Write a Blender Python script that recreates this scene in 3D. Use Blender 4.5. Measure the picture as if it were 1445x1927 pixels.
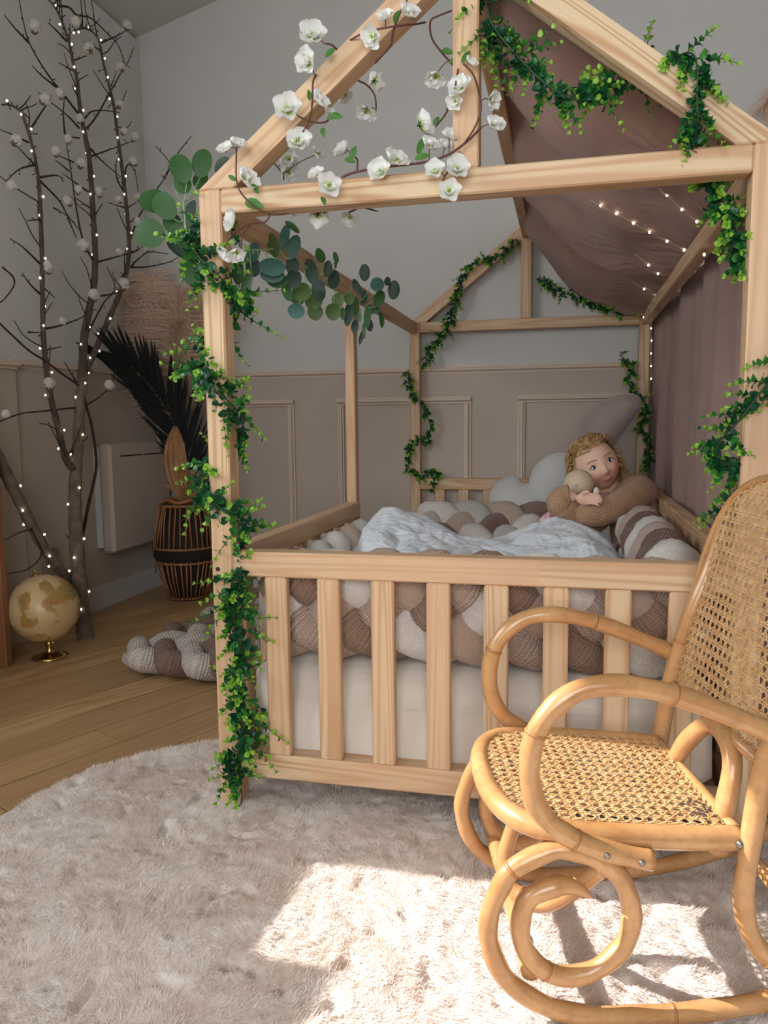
import bpy, bmesh, math, random
import numpy as np
from mathutils import Vector, Matrix, Quaternion, noise

random.seed(11)
RNG = np.random.RandomState(5)
scene = bpy.context.scene
for o in list(bpy.data.objects):
    bpy.data.objects.remove(o)

# ------------------------------------------------------------------ camera
FPX = 1454.6
CAM = Vector((0.6886, -1.4069, 0.7797))
YAW, PITCH, ROLL = 0.2323, -0.1139, -0.011
_f = Vector((-math.sin(YAW) * math.cos(PITCH), math.cos(YAW) * math.cos(PITCH), math.sin(PITCH)))
_r = Vector((math.cos(YAW), math.sin(YAW), 0))
_u = _r.cross(_f)
CF = _f
CR = _r * math.cos(ROLL) + _u * math.sin(ROLL)
CU = _u * math.cos(ROLL) - _r * math.sin(ROLL)
cam_data = bpy.data.cameras.new('camera')
cam = bpy.data.objects.new('camera', cam_data)
scene.collection.objects.link(cam)
cam_data.sensor_fit = 'VERTICAL'
cam_data.sensor_height = 36.0
cam_data.lens = FPX * 36.0 / 1927.0
cam_data.clip_start = 0.02
_m = Matrix((CR, CU, -CF)).transposed().to_4x4()
_m.translation = CAM
cam.matrix_world = _m
scene.camera = cam

# ------------------------------------------------------------------ light
SKY = 8.0
SUN = 9.5
SUN_DIR = Vector((1.36, 0.04, -1.0)).normalized()
world = bpy.data.worlds.new('sky')
scene.world = world
world.use_nodes = True
wn = world.node_tree
wn.nodes['Background'].inputs[0].default_value = (0.92, 0.96, 1.0, 1)
wn.nodes['Background'].inputs[1].default_value = SKY
sun_data = bpy.data.lights.new('sun', 'SUN')
sun_data.energy = SUN
sun_data.angle = math.radians(0.45)
sun_data.color = (1.0, 0.97, 0.93)
sun = bpy.data.objects.new('sun', sun_data)
sun.rotation_euler = SUN_DIR.to_track_quat('-Z', 'Y').to_euler()
sun.location = (-4, -1, 4)
scene.collection.objects.link(sun)
WALL_FRONT_Y = -2.7
WIN = (-2.3, -0.19, 1.15, 2.04)     # y0, y1, z0, z1 of the window in the left wall, out of view
pd = bpy.data.lights.new('window_portal', 'AREA')
pd.shape = 'RECTANGLE'
pd.size = WIN[1] - WIN[0]
pd.size_y = WIN[3] - WIN[2]
pd.cycles.is_portal = True
po = bpy.data.objects.new('window_portal', pd)
po.location = (-1.41, (WIN[0] + WIN[1]) / 2, (WIN[2] + WIN[3]) / 2)
po.rotation_euler = (math.radians(90), 0, math.radians(-90))
scene.collection.objects.link(po)
FILL_WIN = (-0.05, 1.45, 0.6, 2.05)      # x0, x1, z0, z1 of an unseen window added behind the viewer for front fill
pd2 = bpy.data.lights.new('window_portal', 'AREA')
pd2.shape = 'RECTANGLE'
pd2.size = FILL_WIN[1] - FILL_WIN[0]
pd2.size_y = FILL_WIN[3] - FILL_WIN[2]
pd2.cycles.is_portal = True
po2 = bpy.data.objects.new('window_portal', pd2)
po2.location = ((FILL_WIN[0] + FILL_WIN[1]) / 2, WALL_FRONT_Y - 0.11, (FILL_WIN[2] + FILL_WIN[3]) / 2)
po2.rotation_euler = (math.radians(90), 0, 0)
scene.collection.objects.link(po2)
vs = scene.view_settings
vs.view_transform = 'Standard'
vs.look = 'None'
vs.gamma = 1.0
vs.use_curve_mapping = False
vs.exposure = 0.05
scene.cycles.max_bounces = 6
scene.cycles.diffuse_bounces = 3
scene.cycles.glossy_bounces = 2
scene.cycles.transmission_bounces = 2
scene.cycles.caustics_reflective = False
scene.cycles.caustics_refractive = False

# ------------------------------------------------------------------ helpers
COL = scene.collection
WM = {}


def ray(px, py):
    return CF + CR * ((px - 722.5) / FPX) - CU * ((py - 963.5) / FPX)


def at(px, py, ax, val):
    """point of the place seen at a spot of the photograph, on the plane axis = val"""
    d = ray(px, py)
    t = (val - CAM[ax]) / d[ax]
    return CAM + d * t


def atn(px, py, nrm, val):
    d = ray(px, py)
    t = (val - CAM.dot(nrm)) / d.dot(nrm)
    return CAM + d * t


def tag(o, label=None, cat=None, group=None, kind=None):
    if label: o['label'] = label
    if cat: o['category'] = cat
    if group: o['group'] = group
    if kind: o['kind'] = kind
    return o


def thing(name, loc, label, cat, group=None):
    o = bpy.data.objects.new(name, None)
    o.empty_display_size = 0.05
    o.location = loc
    COL.objects.link(o)
    WM[o] = Matrix.Translation(Vector(loc))
    return tag(o, label, cat, group)


def put(name, me, M=None, parent=None):
    """link a mesh object with world matrix M under parent"""
    o = bpy.data.objects.new(name, me)
    COL.objects.link(o)
    M = M if M is not None else Matrix.Identity(4)
    WM[o] = M
    if parent is not None:
        o.parent = parent
        o.matrix_local = WM[parent].inverted() @ M
    else:
        o.matrix_local = M
    return o


def base_of(parent):
    return WM[parent].translation.copy() if parent is not None else Vector((0, 0, 0))


class MB:
    """collects shapes given in world coordinates; build() links them as one mesh object"""

    def __init__(self):
        self.v, self.f, self.uv, self.mi = [], [], [], []

    def add(self, vs, fs, uvs=None, mi=0):
        b = len(self.v)
        self.v.extend([tuple(p) for p in vs])
        for k, f in enumerate(fs):
            self.f.append(tuple(b + i for i in f))
            self.uv.append(uvs[k] if uvs else [(0, 0)] * len(f))
            self.mi.append(mi)
        return self

    def box(self, c, s, R=None, mi=0):
        hx, hy, hz = s[0] / 2, s[1] / 2, s[2] / 2
        P = [Vector((x * hx, y * hy, z * hz)) for x in (-1, 1) for y in (-1, 1) for z in (-1, 1)]
        if R is not None: P = [R @ p for p in P]
        c = Vector(c)
        return self.add([p + c for p in P], [(0, 1, 3, 2), (4, 6, 7, 5), (0, 4, 5, 1), (2, 3, 7, 6), (0, 2, 6, 4), (1, 5, 7, 3)], None, mi)

    def tube(self, pts, r, n=10, closed=False, caps=True, mi=0, flat=1.0, up=None):
        pts = [Vector(p) for p in pts]
        m = len(pts)
        rr = [r] * m if isinstance(r, (int, float)) else list(r)
        T = []
        for i in range(m):
            a = pts[(i - 1) % m] if closed or i > 0 else pts[0]
            b = pts[(i + 1) % m] if closed or i < m - 1 else pts[-1]
            d = b - a
            T.append(d.normalized() if d.length > 1e-9 else Vector((0, 0, 1)))
        ref = up or (Vector((0, 0, 1)) if abs(T[0].z) < 0.9 else Vector((1, 0, 0)))
        N = (ref - T[0] * ref.dot(T[0])).normalized()
        V, F, UV = [], [], []
        L = 0
        Ls = []
        for i in range(m):
            if i:
                q = T[i - 1].rotation_difference(T[i])
                N = q @ N
                N = (N - T[i] * N.dot(T[i])).normalized()
                L += (pts[i] - pts[i - 1]).length
            Ls.append(L)
            B = T[i].cross(N)
            for k in range(n):
                a = 2 * math.pi * k / n
                V.append(pts[i] + (N * math.cos(a) * flat + B * math.sin(a)) * rr[i])
        seg = m if closed else m - 1
        for i in range(seg):
            j = (i + 1) % m
            l0, l1 = Ls[i], (Ls[j] if j else L + (pts[0] - pts[-1]).length)
            for k in range(n):
                k2 = (k + 1) % n
                F.append((i * n + k, i * n + k2, j * n + k2, j * n + k))
                c = 2 * math.pi * max(rr[0], rr[m // 2])
                UV.append([(k / n * c, l0), ((k + 1) / n * c, l0), ((k + 1) / n * c, l1), (k / n * c, l1)])
        if caps and not closed:
            F.append(tuple(reversed(range(n)))); UV.append([(0, 0)] * n)
            F.append(tuple((m - 1) * n + k for k in range(n))); UV.append([(0, 0)] * n)
        return self.add(V, F, UV, mi)

    def lathe(self, prof, c, n=24, axis=None, mi=0):
        """prof: (radius, height) pairs from bottom to top"""
        c = Vector(c)
        R = Vector((0, 0, 1)).rotation_difference(axis).to_matrix() if axis else None
        V, F = [], []
        for r, h in prof:
            for k in range(n):
                a = 2 * math.pi * k / n
                p = Vector((r * math.cos(a), r * math.sin(a), h))
                V.append((R @ p if R else p) + c)
        for i in range(len(prof) - 1):
            for k in range(n):
                k2 = (k + 1) % n
                F.append((i * n + k, i * n + k2, (i + 1) * n + k2, (i + 1) * n + k))
        F.append(tuple(reversed(range(n))))
        F.append(tuple((len(prof) - 1) * n + k for k in range(n)))
        return self.add(V, F, None, mi)

    def ball(self, c, r, nu=16, nv=10, R=None, mi=0, fn=None):
        r = (r, r, r) if isinstance(r, (int, float)) else r
        c = Vector(c)
        V, F = [], []
        for j in range(nv + 1):
            th = math.pi * j / nv
            for i in range(nu):
                ph = 2 * math.pi * i / nu
                d = Vector((math.sin(th) * math.cos(ph), math.sin(th) * math.sin(ph), math.cos(th)))
                k = fn(d) if fn else 1.0
                p = Vector((d.x * r[0], d.y * r[1], d.z * r[2])) * k
                V.append((R @ p if R else p) + c)
        for j in range(nv):
            for i in range(nu):
                i2 = (i + 1) % nu
                F.append((j * nu + i, (j + 1) * nu + i, (j + 1) * nu + i2, j * nu + i2))
        return self.add(V, F, None, mi)

    def grid(self, fn, nu, nv, mi=0, flip=False):
        V = [fn(i / nu, j / nv) for j in range(nv + 1) for i in range(nu + 1)]
        F, UV = [], []
        for j in range(nv):
            for i in range(nu):
                q = [j * (nu + 1) + i, j * (nu + 1) + i + 1, (j + 1) * (nu + 1) + i + 1, (j + 1) * (nu + 1) + i]
                u = [(i / nu, j / nv), ((i + 1) / nu, j / nv), ((i + 1) / nu, (j + 1) / nv), (i / nu, (j + 1) / nv)]
                if flip: q.reverse(); u.reverse()
                F.append(q); UV.append(u)
        return self.add(V, F, UV, mi)

    def mesh(self, name, mats, smooth=True, off=Vector((0, 0, 0))):
        me = bpy.data.meshes.new(name)
        ox, oy, oz = off
        me.from_pydata([(x - ox, y - oy, z - oz) for x, y, z in self.v], [], self.f)
        uvl = me.uv_layers.new(name='UVMap')
        flat = [c for f in self.uv for p in f for c in p]
        uvl.data.foreach_set('uv', flat)
        for m in (mats if isinstance(mats, (list, tuple)) else [mats]): me.materials.append(m)
        me.polygons.foreach_set('material_index', self.mi)
        me.polygons.foreach_set('use_smooth', [smooth] * len(self.f))
        me.update()
        return me

    def build(self, name, mats, parent=None, smooth=True):
        off = base_of(parent)
        return put(name, self.mesh(name, mats, smooth, off), Matrix.Translation(off), parent)


def cr(pts, n=8, closed=False):
    """Catmull-Rom resampling"""
    P = [Vector(p) for p in pts]
    m = len(P)
    out = []
    rng = range(m) if closed else range(m - 1)
    for i in rng:
        p0 = P[(i - 1) % m] if closed or i > 0 else P[0] * 2 - P[1]
        p1, p2 = P[i], P[(i + 1) % m]
        p3 = P[(i + 2) % m] if closed or i + 2 < m else P[-1] * 2 - P[-2]
        for k in range(n):
            t = k / n
            out.append(0.5 * ((2 * p1) + (p2 - p0) * t + (2 * p0 - 5 * p1 + 4 * p2 - p3) * t * t + (3 * p1 - p0 - 3 * p2 + p3) * t ** 3))
    if not closed: out.append(P[-1])
    return out


def lerp(a, b, t): return a + (b - a) * t


def hull_mesh(name, pts, mat):
    bm = bmesh.new()
    for p in pts: bm.verts.new(p)
    bmesh.ops.convex_hull(bm, input=bm.verts)
    bmesh.ops.dissolve_limit(bm, angle_limit=0.02, verts=bm.verts, edges=bm.edges)
    bmesh.ops.recalc_face_normals(bm, faces=bm.faces)
    me = bpy.data.meshes.new(name)
    bm.to_mesh(me); bm.free()
    me.materials.append(mat)
    return me


def cbox_pts(l, w, h, c):
    P = []
    for sx in (-1, 1):
        for sy in (-1, 1):
            for sz in (-1, 1):
                x, y, z = sx * l / 2, sy * w / 2, sz * h / 2
                P += [(x, y - sy * c, z - sz * c), (x - sx * c, y, z - sz * c), (x - sx * c, y - sy * c, z)]
    return P


def beam(name, p0, p1, w, h, parent, mat, up=(0, 0, 1), c=0.003, me=None):
    """bevelled bar from p0 to p1 with its grain along its own x axis"""
    p0, p1 = Vector(p0), Vector(p1)
    X = (p1 - p0).normalized()
    Z = Vector(up); Z = (Z - X * Z.dot(X)).normalized()
    Y = Z.cross(X)
    M = Matrix((X, Y, Z)).transposed().to_4x4()
    M.translation = (p0 + p1) / 2
    me = me or hull_mesh(name, cbox_pts((p1 - p0).length, w, h, c), mat)
    return put(name, me, M, parent)


# ------------------------------------------------------------------ materials
def lin(c):
    return tuple(((x / 255) / 12.92 if x / 255 <= 0.04045 else ((x / 255 + 0.055) / 1.055) ** 2.4) for x in c) + (1,)


class NT:
    def __init__(self, name):
        self.m = bpy.data.materials.new(name)
        self.m.use_nodes = True
        self.t = self.m.node_tree
        self.b = self.t.nodes['Principled BSDF']

    def n(self, typ, **kw):
        nd = self.t.nodes.new('ShaderNode' + typ)
        for k, v in kw.items():
            if k in nd.inputs.keys(): nd.inputs[k].default_value = v
            else: setattr(nd, k, v)
        return nd

    def l(self, a, b): self.t.links.new(a, b)

    def val(self, x, key):
        return x

    def math(self, op, a, b=None):
        nd = self.t.nodes.new('ShaderNodeMath'); nd.operation = op
        for i, x in enumerate((a, b)):
            if x is None: continue
            if isinstance(x, (int, float)): nd.inputs[i].default_value = x
            else: self.l(x, nd.inputs[i])
        return nd.outputs[0]

    def mix(self, fac, a, b, blend='MIX'):
        nd = self.t.nodes.new('ShaderNodeMix'); nd.data_type = 'RGBA'; nd.blend_type = blend
        for i, x in ((0, fac), (6, a), (7, b)):
            if isinstance(x, (int, float, tuple)): nd.inputs[i].default_value = x
            else: self.l(x, nd.inputs[i])
        return nd.outputs[2]

    def ramp(self, fac, stops):
        nd = self.t.nodes.new('ShaderNodeValToRGB')
        e = nd.color_ramp.elements
        while len(e) < len(stops): e.new(0.5)
        for k, (p, c) in enumerate(stops):
            e[k].position = p; e[k].color = c if isinstance(c, tuple) else (c, c, c, 1)
        self.l(fac, nd.inputs[0])
        return nd.outputs[0]

    def coord(self, kind='Object', scale=(1, 1, 1), rnd=False):
        tc = self.t.nodes.new('ShaderNodeTexCoord')
        mp = self.t.nodes.new('ShaderNodeMapping')
        mp.inputs['Scale'].default_value = scale
        src = tc.outputs[kind]
        if rnd:
            oi = self.t.nodes.new('ShaderNodeObjectInfo')
            ad = self.t.nodes.new('ShaderNodeVectorMath'); ad.operation = 'MULTIPLY_ADD'
            self.l(oi.outputs['Random'], ad.inputs[0])
            ad.inputs[1].default_value = (7.3, 3.1, 5.7)
            self.l(src, ad.inputs[2]); src = ad.outputs[0]
        self.l(src, mp.inputs[0])
        return mp.outputs[0]

    def noise(self, vec, scale, detail=3, rough=0.55, dist=0.0):
        nd = self.t.nodes.new('ShaderNodeTexNoise')
        nd.inputs['Scale'].default_value = scale
        nd.inputs['Detail'].default_value = detail
        nd.inputs['Roughness'].default_value = rough
        nd.inputs['Distortion'].default_value = dist
        self.l(vec, nd.inputs['Vector'])
        return nd.outputs[0]

    def bump(self, h, strength, dist=0.01):
        nd = self.t.nodes.new('ShaderNodeBump')
        nd.inputs['Strength'].default_value = strength
        nd.inputs['Distance'].default_value = dist
        self.l(h, nd.inputs['Height'])
        self.l(nd.outputs[0], self.b.inputs['Normal'])
        return nd

    def base(self, c):
        if isinstance(c, tuple): self.b.inputs['Base Color'].default_value = c
        else: self.l(c, self.b.inputs['Base Color'])

    def set(self, **kw):
        for k, v in kw.items(): self.b.inputs[k.replace('_', ' ')].default_value = v
        return self


def plain(name, col, rough=0.6, var=None, scale=20, bump=0.0, bscale=60, kind='Object', sheen=0.0, metal=0.0, coat=0.0, trans=None):
    t = NT(name)
    t.set(Roughness=rough, Metallic=metal)
    if sheen: t.b.inputs['Sheen Weight'].default_value = sheen
    if coat: t.b.inputs['Coat Weight'].default_value = coat
    c = lin(col)
    if var:
        v = t.coord(kind)
        t.base(t.mix(t.ramp(t.noise(v, scale), [(0.35, 0.0), (0.65, 1.0)]), c, lin(var)))
    else:
        t.base(c)
    if bump:
        t.bump(t.noise(t.coord(kind), bscale, 4), bump)
    if trans:
        b2 = t.n('BsdfTranslucent', Color=lin(trans))
        mx = t.n('MixShader'); mx.inputs[0].default_value = 0.3
        out = t.t.nodes['Material Output']
        t.l(t.b.outputs[0], mx.inputs[1]); t.l(b2.outputs[0], mx.inputs[2]); t.l(mx.outputs[0], out.inputs[0])
    return t.m


def wood(name, a, b, c, rough=0.5, seg=0.45):
    t = NT(name)
    v = t.coord('Object', (1.0, 1, 1), True)
    def sc(s):
        mp = t.t.nodes.new('ShaderNodeMapping'); mp.inputs['Scale'].default_value = s
        t.l(v, mp.inputs[0]); return mp.outputs[0]
    n1 = t.noise(sc((0.30, 8, 8)), 2.0, 1, 0.4, 0.2)
    rings = t.math('SINE', t.math('MULTIPLY', n1, 78.0))
    rings = t.ramp(t.math('MULTIPLY_ADD', rings, 0.5), [(0.0, 0.0), (1.0, 1.0)]) if False else t.math('MULTIPLY', t.math('ADD', rings, 1.0), 0.5)
    fine = t.noise(sc((6, 260, 260)), 1.0, 2)
    sx = t.n('SeparateXYZ'); t.l(v, sx.inputs[0])
    oi = t.t.nodes.new('ShaderNodeObjectInfo')
    cell = t.math('FLOOR', t.math('ADD', t.math('DIVIDE', sx.outputs[0], seg), t.math('MULTIPLY', oi.outputs['Random'], 9.0)))
    wnz = t.n('TexWhiteNoise', noise_dimensions='2D')
    cb = t.n('CombineXYZ'); t.l(cell, cb.inputs[0]); t.l(oi.outputs['Random'], cb.inputs[1]); t.l(cb.outputs[0], wnz.inputs[0])
    col = t.mix(t.ramp(rings, [(0.30, 0.0), (0.97, 0.95)]), lin(a), lin(b))
    col = t.mix(t.math('MULTIPLY', wnz.outputs[0], 0.8), col, lin(c))
    col = t.mix(t.ramp(fine, [(0.45, 0.0), (0.75, 0.22)]), col, lin(b))
    t.base(col)
    t.set(Roughness=rough)
    t.bump(fine, 0.08, 0.002)
    return t.m


def fabric(name, col, col2=None, waffle=0.0, fur=0.0, crinkle=0.0, sheen=0.15, rough=0.9, wsc=120):
    t = NT(name)
    t.set(Roughness=rough)
    t.b.inputs['Sheen Weight'].default_value = sheen
    vo = t.coord('Object')
    c = lin(col)
    if col2: c = t.mix(t.ramp(t.noise(vo, 9, 3), [(0.35, 0.0), (0.7, 1.0)]), c, lin(col2))
    if waffle:
        vu = t.coord('UV', (wsc, wsc, wsc))
        sp = t.n('SeparateXYZ'); t.l(vu, sp.inputs[0])
        a = t.math('ABSOLUTE', t.math('SINE', sp.outputs[0])); b = t.math('ABSOLUTE', t.math('SINE', sp.outputs[1]))
        h = t.math('MINIMUM', a, b)
        t.bump(h, waffle, 0.006)
        c = t.mix(t.ramp(h, [(0.0, 0.6), (0.4, 0.0)]), c, lin(tuple(int(x * 0.72) for x in col)))
    elif fur:
        n = t.noise(vo, 170, 5, 0.7, 0.8)
        t.bump(n, fur, 0.01)
        c = t.mix(t.ramp(n, [(0.3, 0.55), (0.6, 0.0)]), c, lin(tuple(int(x * 0.78) for x in col)))
    elif crinkle:
        mp = t.t.nodes.new('ShaderNodeMapping'); mp.inputs['Scale'].default_value = (26, 26, 9); t.l(vo, mp.inputs[0])
        n = t.noise(mp.outputs[0], 4.0, 5, 0.6, 1.2)
        n2 = t.noise(vo, 420, 2)
        t.bump(t.math('ADD', n, t.math('MULTIPLY', n2, 0.25)), crinkle, 0.008)
    t.base(c)
    return t.m


PINE = wood('pine_wood', (214, 188, 152), (186, 143, 102), (206, 165, 129), 0.5, 0.37)
RATTAN_WOOD = NT('rattan_cane')
_v = RATTAN_WOOD.coord('Object')
_n = RATTAN_WOOD.noise(_v, 14, 4)
_n2 = RATTAN_WOOD.noise(_v, 90, 3)
RATTAN_WOOD.base(RATTAN_WOOD.mix(RATTAN_WOOD.ramp(_n2, [(0.5, 0.0), (0.75, 0.35)]), RATTAN_WOOD.mix(RATTAN_WOOD.ramp(_n, [(0.3, 0.0), (0.7, 1.0)]), lin((196, 151, 102)), lin((170, 121, 74))), lin((140, 92, 52))))
RATTAN_WOOD.set(Roughness=0.27)
RATTAN_WOOD.b.inputs['Coat Weight'].default_value = 0.35
RATTAN = RATTAN_WOOD.m
RATTAN_NODE = plain('rattan_node', (164, 112, 68), 0.4)
CANE = plain('woven_cane', (216, 178, 130), 0.45, (194, 150, 102), 60)
WALL_PAINT = plain('wall_paint', (208, 205, 200), 0.85, (203, 200, 195), 3, 0.05, 200)
WAINSCOT = plain('wainscot_paint', (192, 177, 163), 0.75, (187, 171, 157), 3, 0.04, 150)
CEIL = plain('ceiling_paint', (196, 192, 184), 0.9)
MOULD = plain('moulding_paint', (212, 192, 172), 0.6)
WHITE = plain('white_paint', (205, 203, 200), 0.5)
SCREW = plain('screw_metal', (150, 145, 135), 0.35, metal=1.0)
DARK = plain('dark_hole', (40, 30, 22), 0.8)
# ------------------------------------------------------------------ the room
FLOOR_Z = -0.012
XL, XR, YB, YF = -1.30, 2.6, 2.10, WALL_FRONT_Y


def ceil_z(x): return 2.575 + 0.28 * (min(x, 1.6) - XL)


def struct(o, label=None):
    o['kind'] = 'structure'
    if label: o['label'] = label
    return o


def box_part(name, lo, hi, mat, parent=None, smooth=False):
    b = MB().box([(l + h) / 2 for l, h in zip(lo, hi)], [h - l for l, h in zip(lo, hi)])
    return b.build(name, mat, parent, smooth)


# floor: a subfloor with every plank a child
t_ = NT('oak_laminate')
v_ = t_.coord('Object', (1, 1, 1), True)
def _sc(s):
    mp = t_.t.nodes.new('ShaderNodeMapping'); mp.inputs['Scale'].default_value = s
    t_.l(v_, mp.inputs[0]); return mp.outputs[0]
n1_ = t_.noise(_sc((1.2, 12, 12)), 2.0, 4, 0.6, 1.4)
n2_ = t_.noise(_sc((4, 160, 160)), 1.0, 3)
oi_ = t_.t.nodes.new('ShaderNodeObjectInfo')
c_ = t_.mix(t_.ramp(n1_, [(0.35, 0.0), (0.68, 1.0)]), lin((206, 170, 122)), lin((168, 128, 84)))
c_ = t_.mix(t_.math('MULTIPLY', oi_.outputs['Random'], 0.8), c_, lin((164, 130, 92)))
c_ = t_.mix(t_.ramp(n2_, [(0.42, 0.0), (0.75, 0.6)]), c_, lin((132, 98, 62)))
t_.base(c_); t_.set(Roughness=0.42); t_.bump(n2_, 0.06, 0.002)
LAMINATE = t_.m

floor = box_part('floor', (XL - 0.1, YF - 0.1, FLOOR_Z - 0.06), (XR + 0.1, YB + 0.1, FLOOR_Z - 0.008), plain('subfloor', (52, 36, 24), 0.8))
struct(floor, 'oak laminate floor with diagonal planks')
PD = Vector((0.425, 0.905, 0)).normalized()
PN = Vector((PD.y, -PD.x, 0))
PW, PL = 0.125, 1.15


def clip_poly(poly, lo, hi):
    for ax, val, s in ((0, lo[0], 1), (0, hi[0], -1), (1, lo[1], 1), (1, hi[1], -1)):
        out = []
        for i in range(len(poly)):
            a, b = poly[i], poly[(i + 1) % len(poly)]
            da, db = (a[ax] - val) * s, (b[ax] - val) * s
            if da >= 0: out.append(a)
            if da * db < 0:
                t = da / (da - db); out.append(a + (b - a) * t)
        poly = out
        if not poly: break
    return poly


rp = random.Random(3)
for i in range(-26, 32):
    off = rp.random() * PL
    for j in range(-4, 5):
        g = 0.0022
        o0 = PN * (i * PW + 0.03) + PD * (j * PL + off)
        poly = [o0 + PN * g + PD * g, o0 + PN * (PW - g) + PD * g, o0 + PN * (PW - g) + PD * (PL - g), o0 + PN * g + PD * (PL - g)]
        poly = clip_poly(poly, (XL, -1.3), (XR * 0.5, YB))
        if len(poly) < 3: continue
        c = sum(poly, Vector((0, 0, 0))) / len(poly)
        M = Matrix((PD, -PN, Vector((0, 0, 1)))).transposed().to_4x4()
        M.translation = (c.x, c.y, FLOOR_Z - 0.004)
        R = M.to_3x3().inverted()
        loc = [R @ (Vector((p.x, p.y, 0)) - Vector((c.x, c.y, 0))) for p in poly]
        k = len(loc)
        V = [(p.x, p.y, -0.004) for p in loc] + [(p.x, p.y, 0.004) for p in loc]
        F = [tuple(range(k, 2 * k)), tuple(reversed(range(k)))] + [(q, (q + 1) % k, k + (q + 1) % k, k + q) for q in range(k)]
        me = bpy.data.meshes.new('plank'); me.from_pydata(V, [], F); me.materials.append(LAMINATE); me.update()
        bm = bmesh.new(); bm.from_mesh(me); bmesh.ops.recalc_face_normals(bm, faces=bm.faces); bm.to_mesh(me); bm.free()
        put('plank', me, M, floor)

# walls
wb = MB()
wb.add([(XL - .1, YB, FLOOR_Z), (XR + .1, YB, FLOOR_Z), (XR + .1, YB, ceil_z(XR) + .1), (1.6, YB, ceil_z(1.6) + .1), (XL - .1, YB, ceil_z(XL) + .1),
        (XL - .1, YB + .1, FLOOR_Z), (XR + .1, YB + .1, FLOOR_Z), (XR + .1, YB + .1, ceil_z(XR) + .1), (1.6, YB + .1, ceil_z(1.6) + .1), (XL - .1, YB + .1, ceil_z(XL) + .1)],
       [(0, 1, 2, 3, 4), (9, 8, 7, 6, 5), (0, 5, 6, 1), (1, 6, 7, 2), (2, 7, 8, 3), (3, 8, 9, 4), (4, 9, 5, 0)])
wall_back = struct(wb.build('wall_back', WALL_PAINT, None, False), 'pale grey back wall above beige wainscot panels')
wl = MB()
wy0, wy1, wz0, wz1 = WIN
for lo, hi in (((XL - .1, YF, FLOOR_Z), (XL, wy0, ceil_z(XL))), ((XL - .1, wy1, FLOOR_Z), (XL, YB, ceil_z(XL))), ((XL - .1, wy0, FLOOR_Z), (XL, wy1, wz0)), ((XL - .1, wy0, wz1), (XL, wy1, ceil_z(XL)))):
    wl.box([(p + q) / 2 for p, q in zip(lo, hi)], [q - p for p, q in zip(lo, hi)])
wall_left = struct(wl.build('wall_left', WALL_PAINT, None, False), 'pale grey left wall behind the bare branches')
wall_right = struct(box_part('wall_right', (XR, YF, FLOOR_Z), (XR + .1, YB, ceil_z(XR)), WALL_PAINT), 'plain right wall')
wf = MB()
vx0, vx1, vz0, vz1 = FILL_WIN
for lo, hi in (((XL - .1, YF - .1, FLOOR_Z), (vx0, YF, 3.6)), ((vx1, YF - .1, FLOOR_Z), (XR + .1, YF, 3.6)), ((vx0, YF - .1, FLOOR_Z), (vx1, YF, vz0)), ((vx0, YF - .1, vz1), (vx1, YF, 3.6))):
    wf.box([(p + q) / 2 for p, q in zip(lo, hi)], [q - p for p, q in zip(lo, hi)])
wall_front = struct(wf.build('wall_front', WALL_PAINT, None, False), 'plain wall behind the viewer')
fill_win = struct(box_part('fill_window', (vx0, YF - .09, vz0), (vx1, YF - .04, vz0 + .04), WHITE), 'unseen white window frame added behind the viewer for fill light')
for lo, hi in (((vx0, vz1 - .04), (vx1, vz1)), ((vx0, vz0), (vx0 + .04, vz1)), ((vx1 - .04, vz0), (vx1, vz1)), (((vx0 + vx1) / 2 - .03, vz0), ((vx0 + vx1) / 2 + .03, vz1))):
    box_part('frame_bar', (lo[0], YF - .09, lo[1]), (hi[0], YF - .04, hi[1]), WHITE, fill_win)
win = struct(box_part('window_1', (XL - .09, wy0, wz0), (XL - .04, wy1, wz0 + 0.03), WHITE), 'white window frame in the left wall')
box_part('frame_bar', (XL - .09, wy0, wz1 - 0.03), (XL - .04, wy1, wz1), WHITE, win)
box_part('frame_bar', (XL - .09, wy0, wz0), (XL - .04, wy0 + .04, wz1), WHITE, win)
box_part('frame_bar', (XL - .09, wy1 - .03, wz0), (XL - .04, wy1, wz1), WHITE, win)
box_part('sun_patch_block', (XL - .08, wy0 + .04, wz0 + .03), (XL - .05, -0.475, wz0 + .125), WHITE, win)  # unseen block added on the sill to notch the sun patch
cl = MB()
cl.add([(XL - .1, YF - .1, ceil_z(XL)), (1.6, YF - .1, ceil_z(1.6)), (1.6, YB + .1, ceil_z(1.6)), (XL - .1, YB + .1, ceil_z(XL)), (XR + .1, YF - .1, ceil_z(XR)), (XR + .1, YB + .1, ceil_z(XR)),
        (XL - .1, YF - .1, ceil_z(XL) + .1), (1.6, YF - .1, ceil_z(1.6) + .1), (1.6, YB + .1, ceil_z(1.6) + .1), (XL - .1, YB + .1, ceil_z(XL) + .1), (XR + .1, YF - .1, ceil_z(XR) + .1), (XR + .1, YB + .1, ceil_z(XR) + .1)],
       [(0, 3, 2, 1), (1, 2, 5, 4), (6, 7, 8, 9), (7, 10, 11, 8), (0, 1, 7, 6), (1, 4, 10, 7), (3, 9, 8, 2), (2, 8, 11, 5)])
ceiling = struct(cl.build('ceiling', CEIL, None, False), 'sloping pale ceiling')

# wainscot boards, rails, panel mouldings, skirting
box_part('wainscot', (XL, YB - .008, FLOOR_Z), (XR, YB, 1.0), WAINSCOT, wall_back)
box_part('wainscot', (XL, 1.07, FLOOR_Z), (XL + .008, YB - .008, 1.0), WAINSCOT, wall_left)


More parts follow.
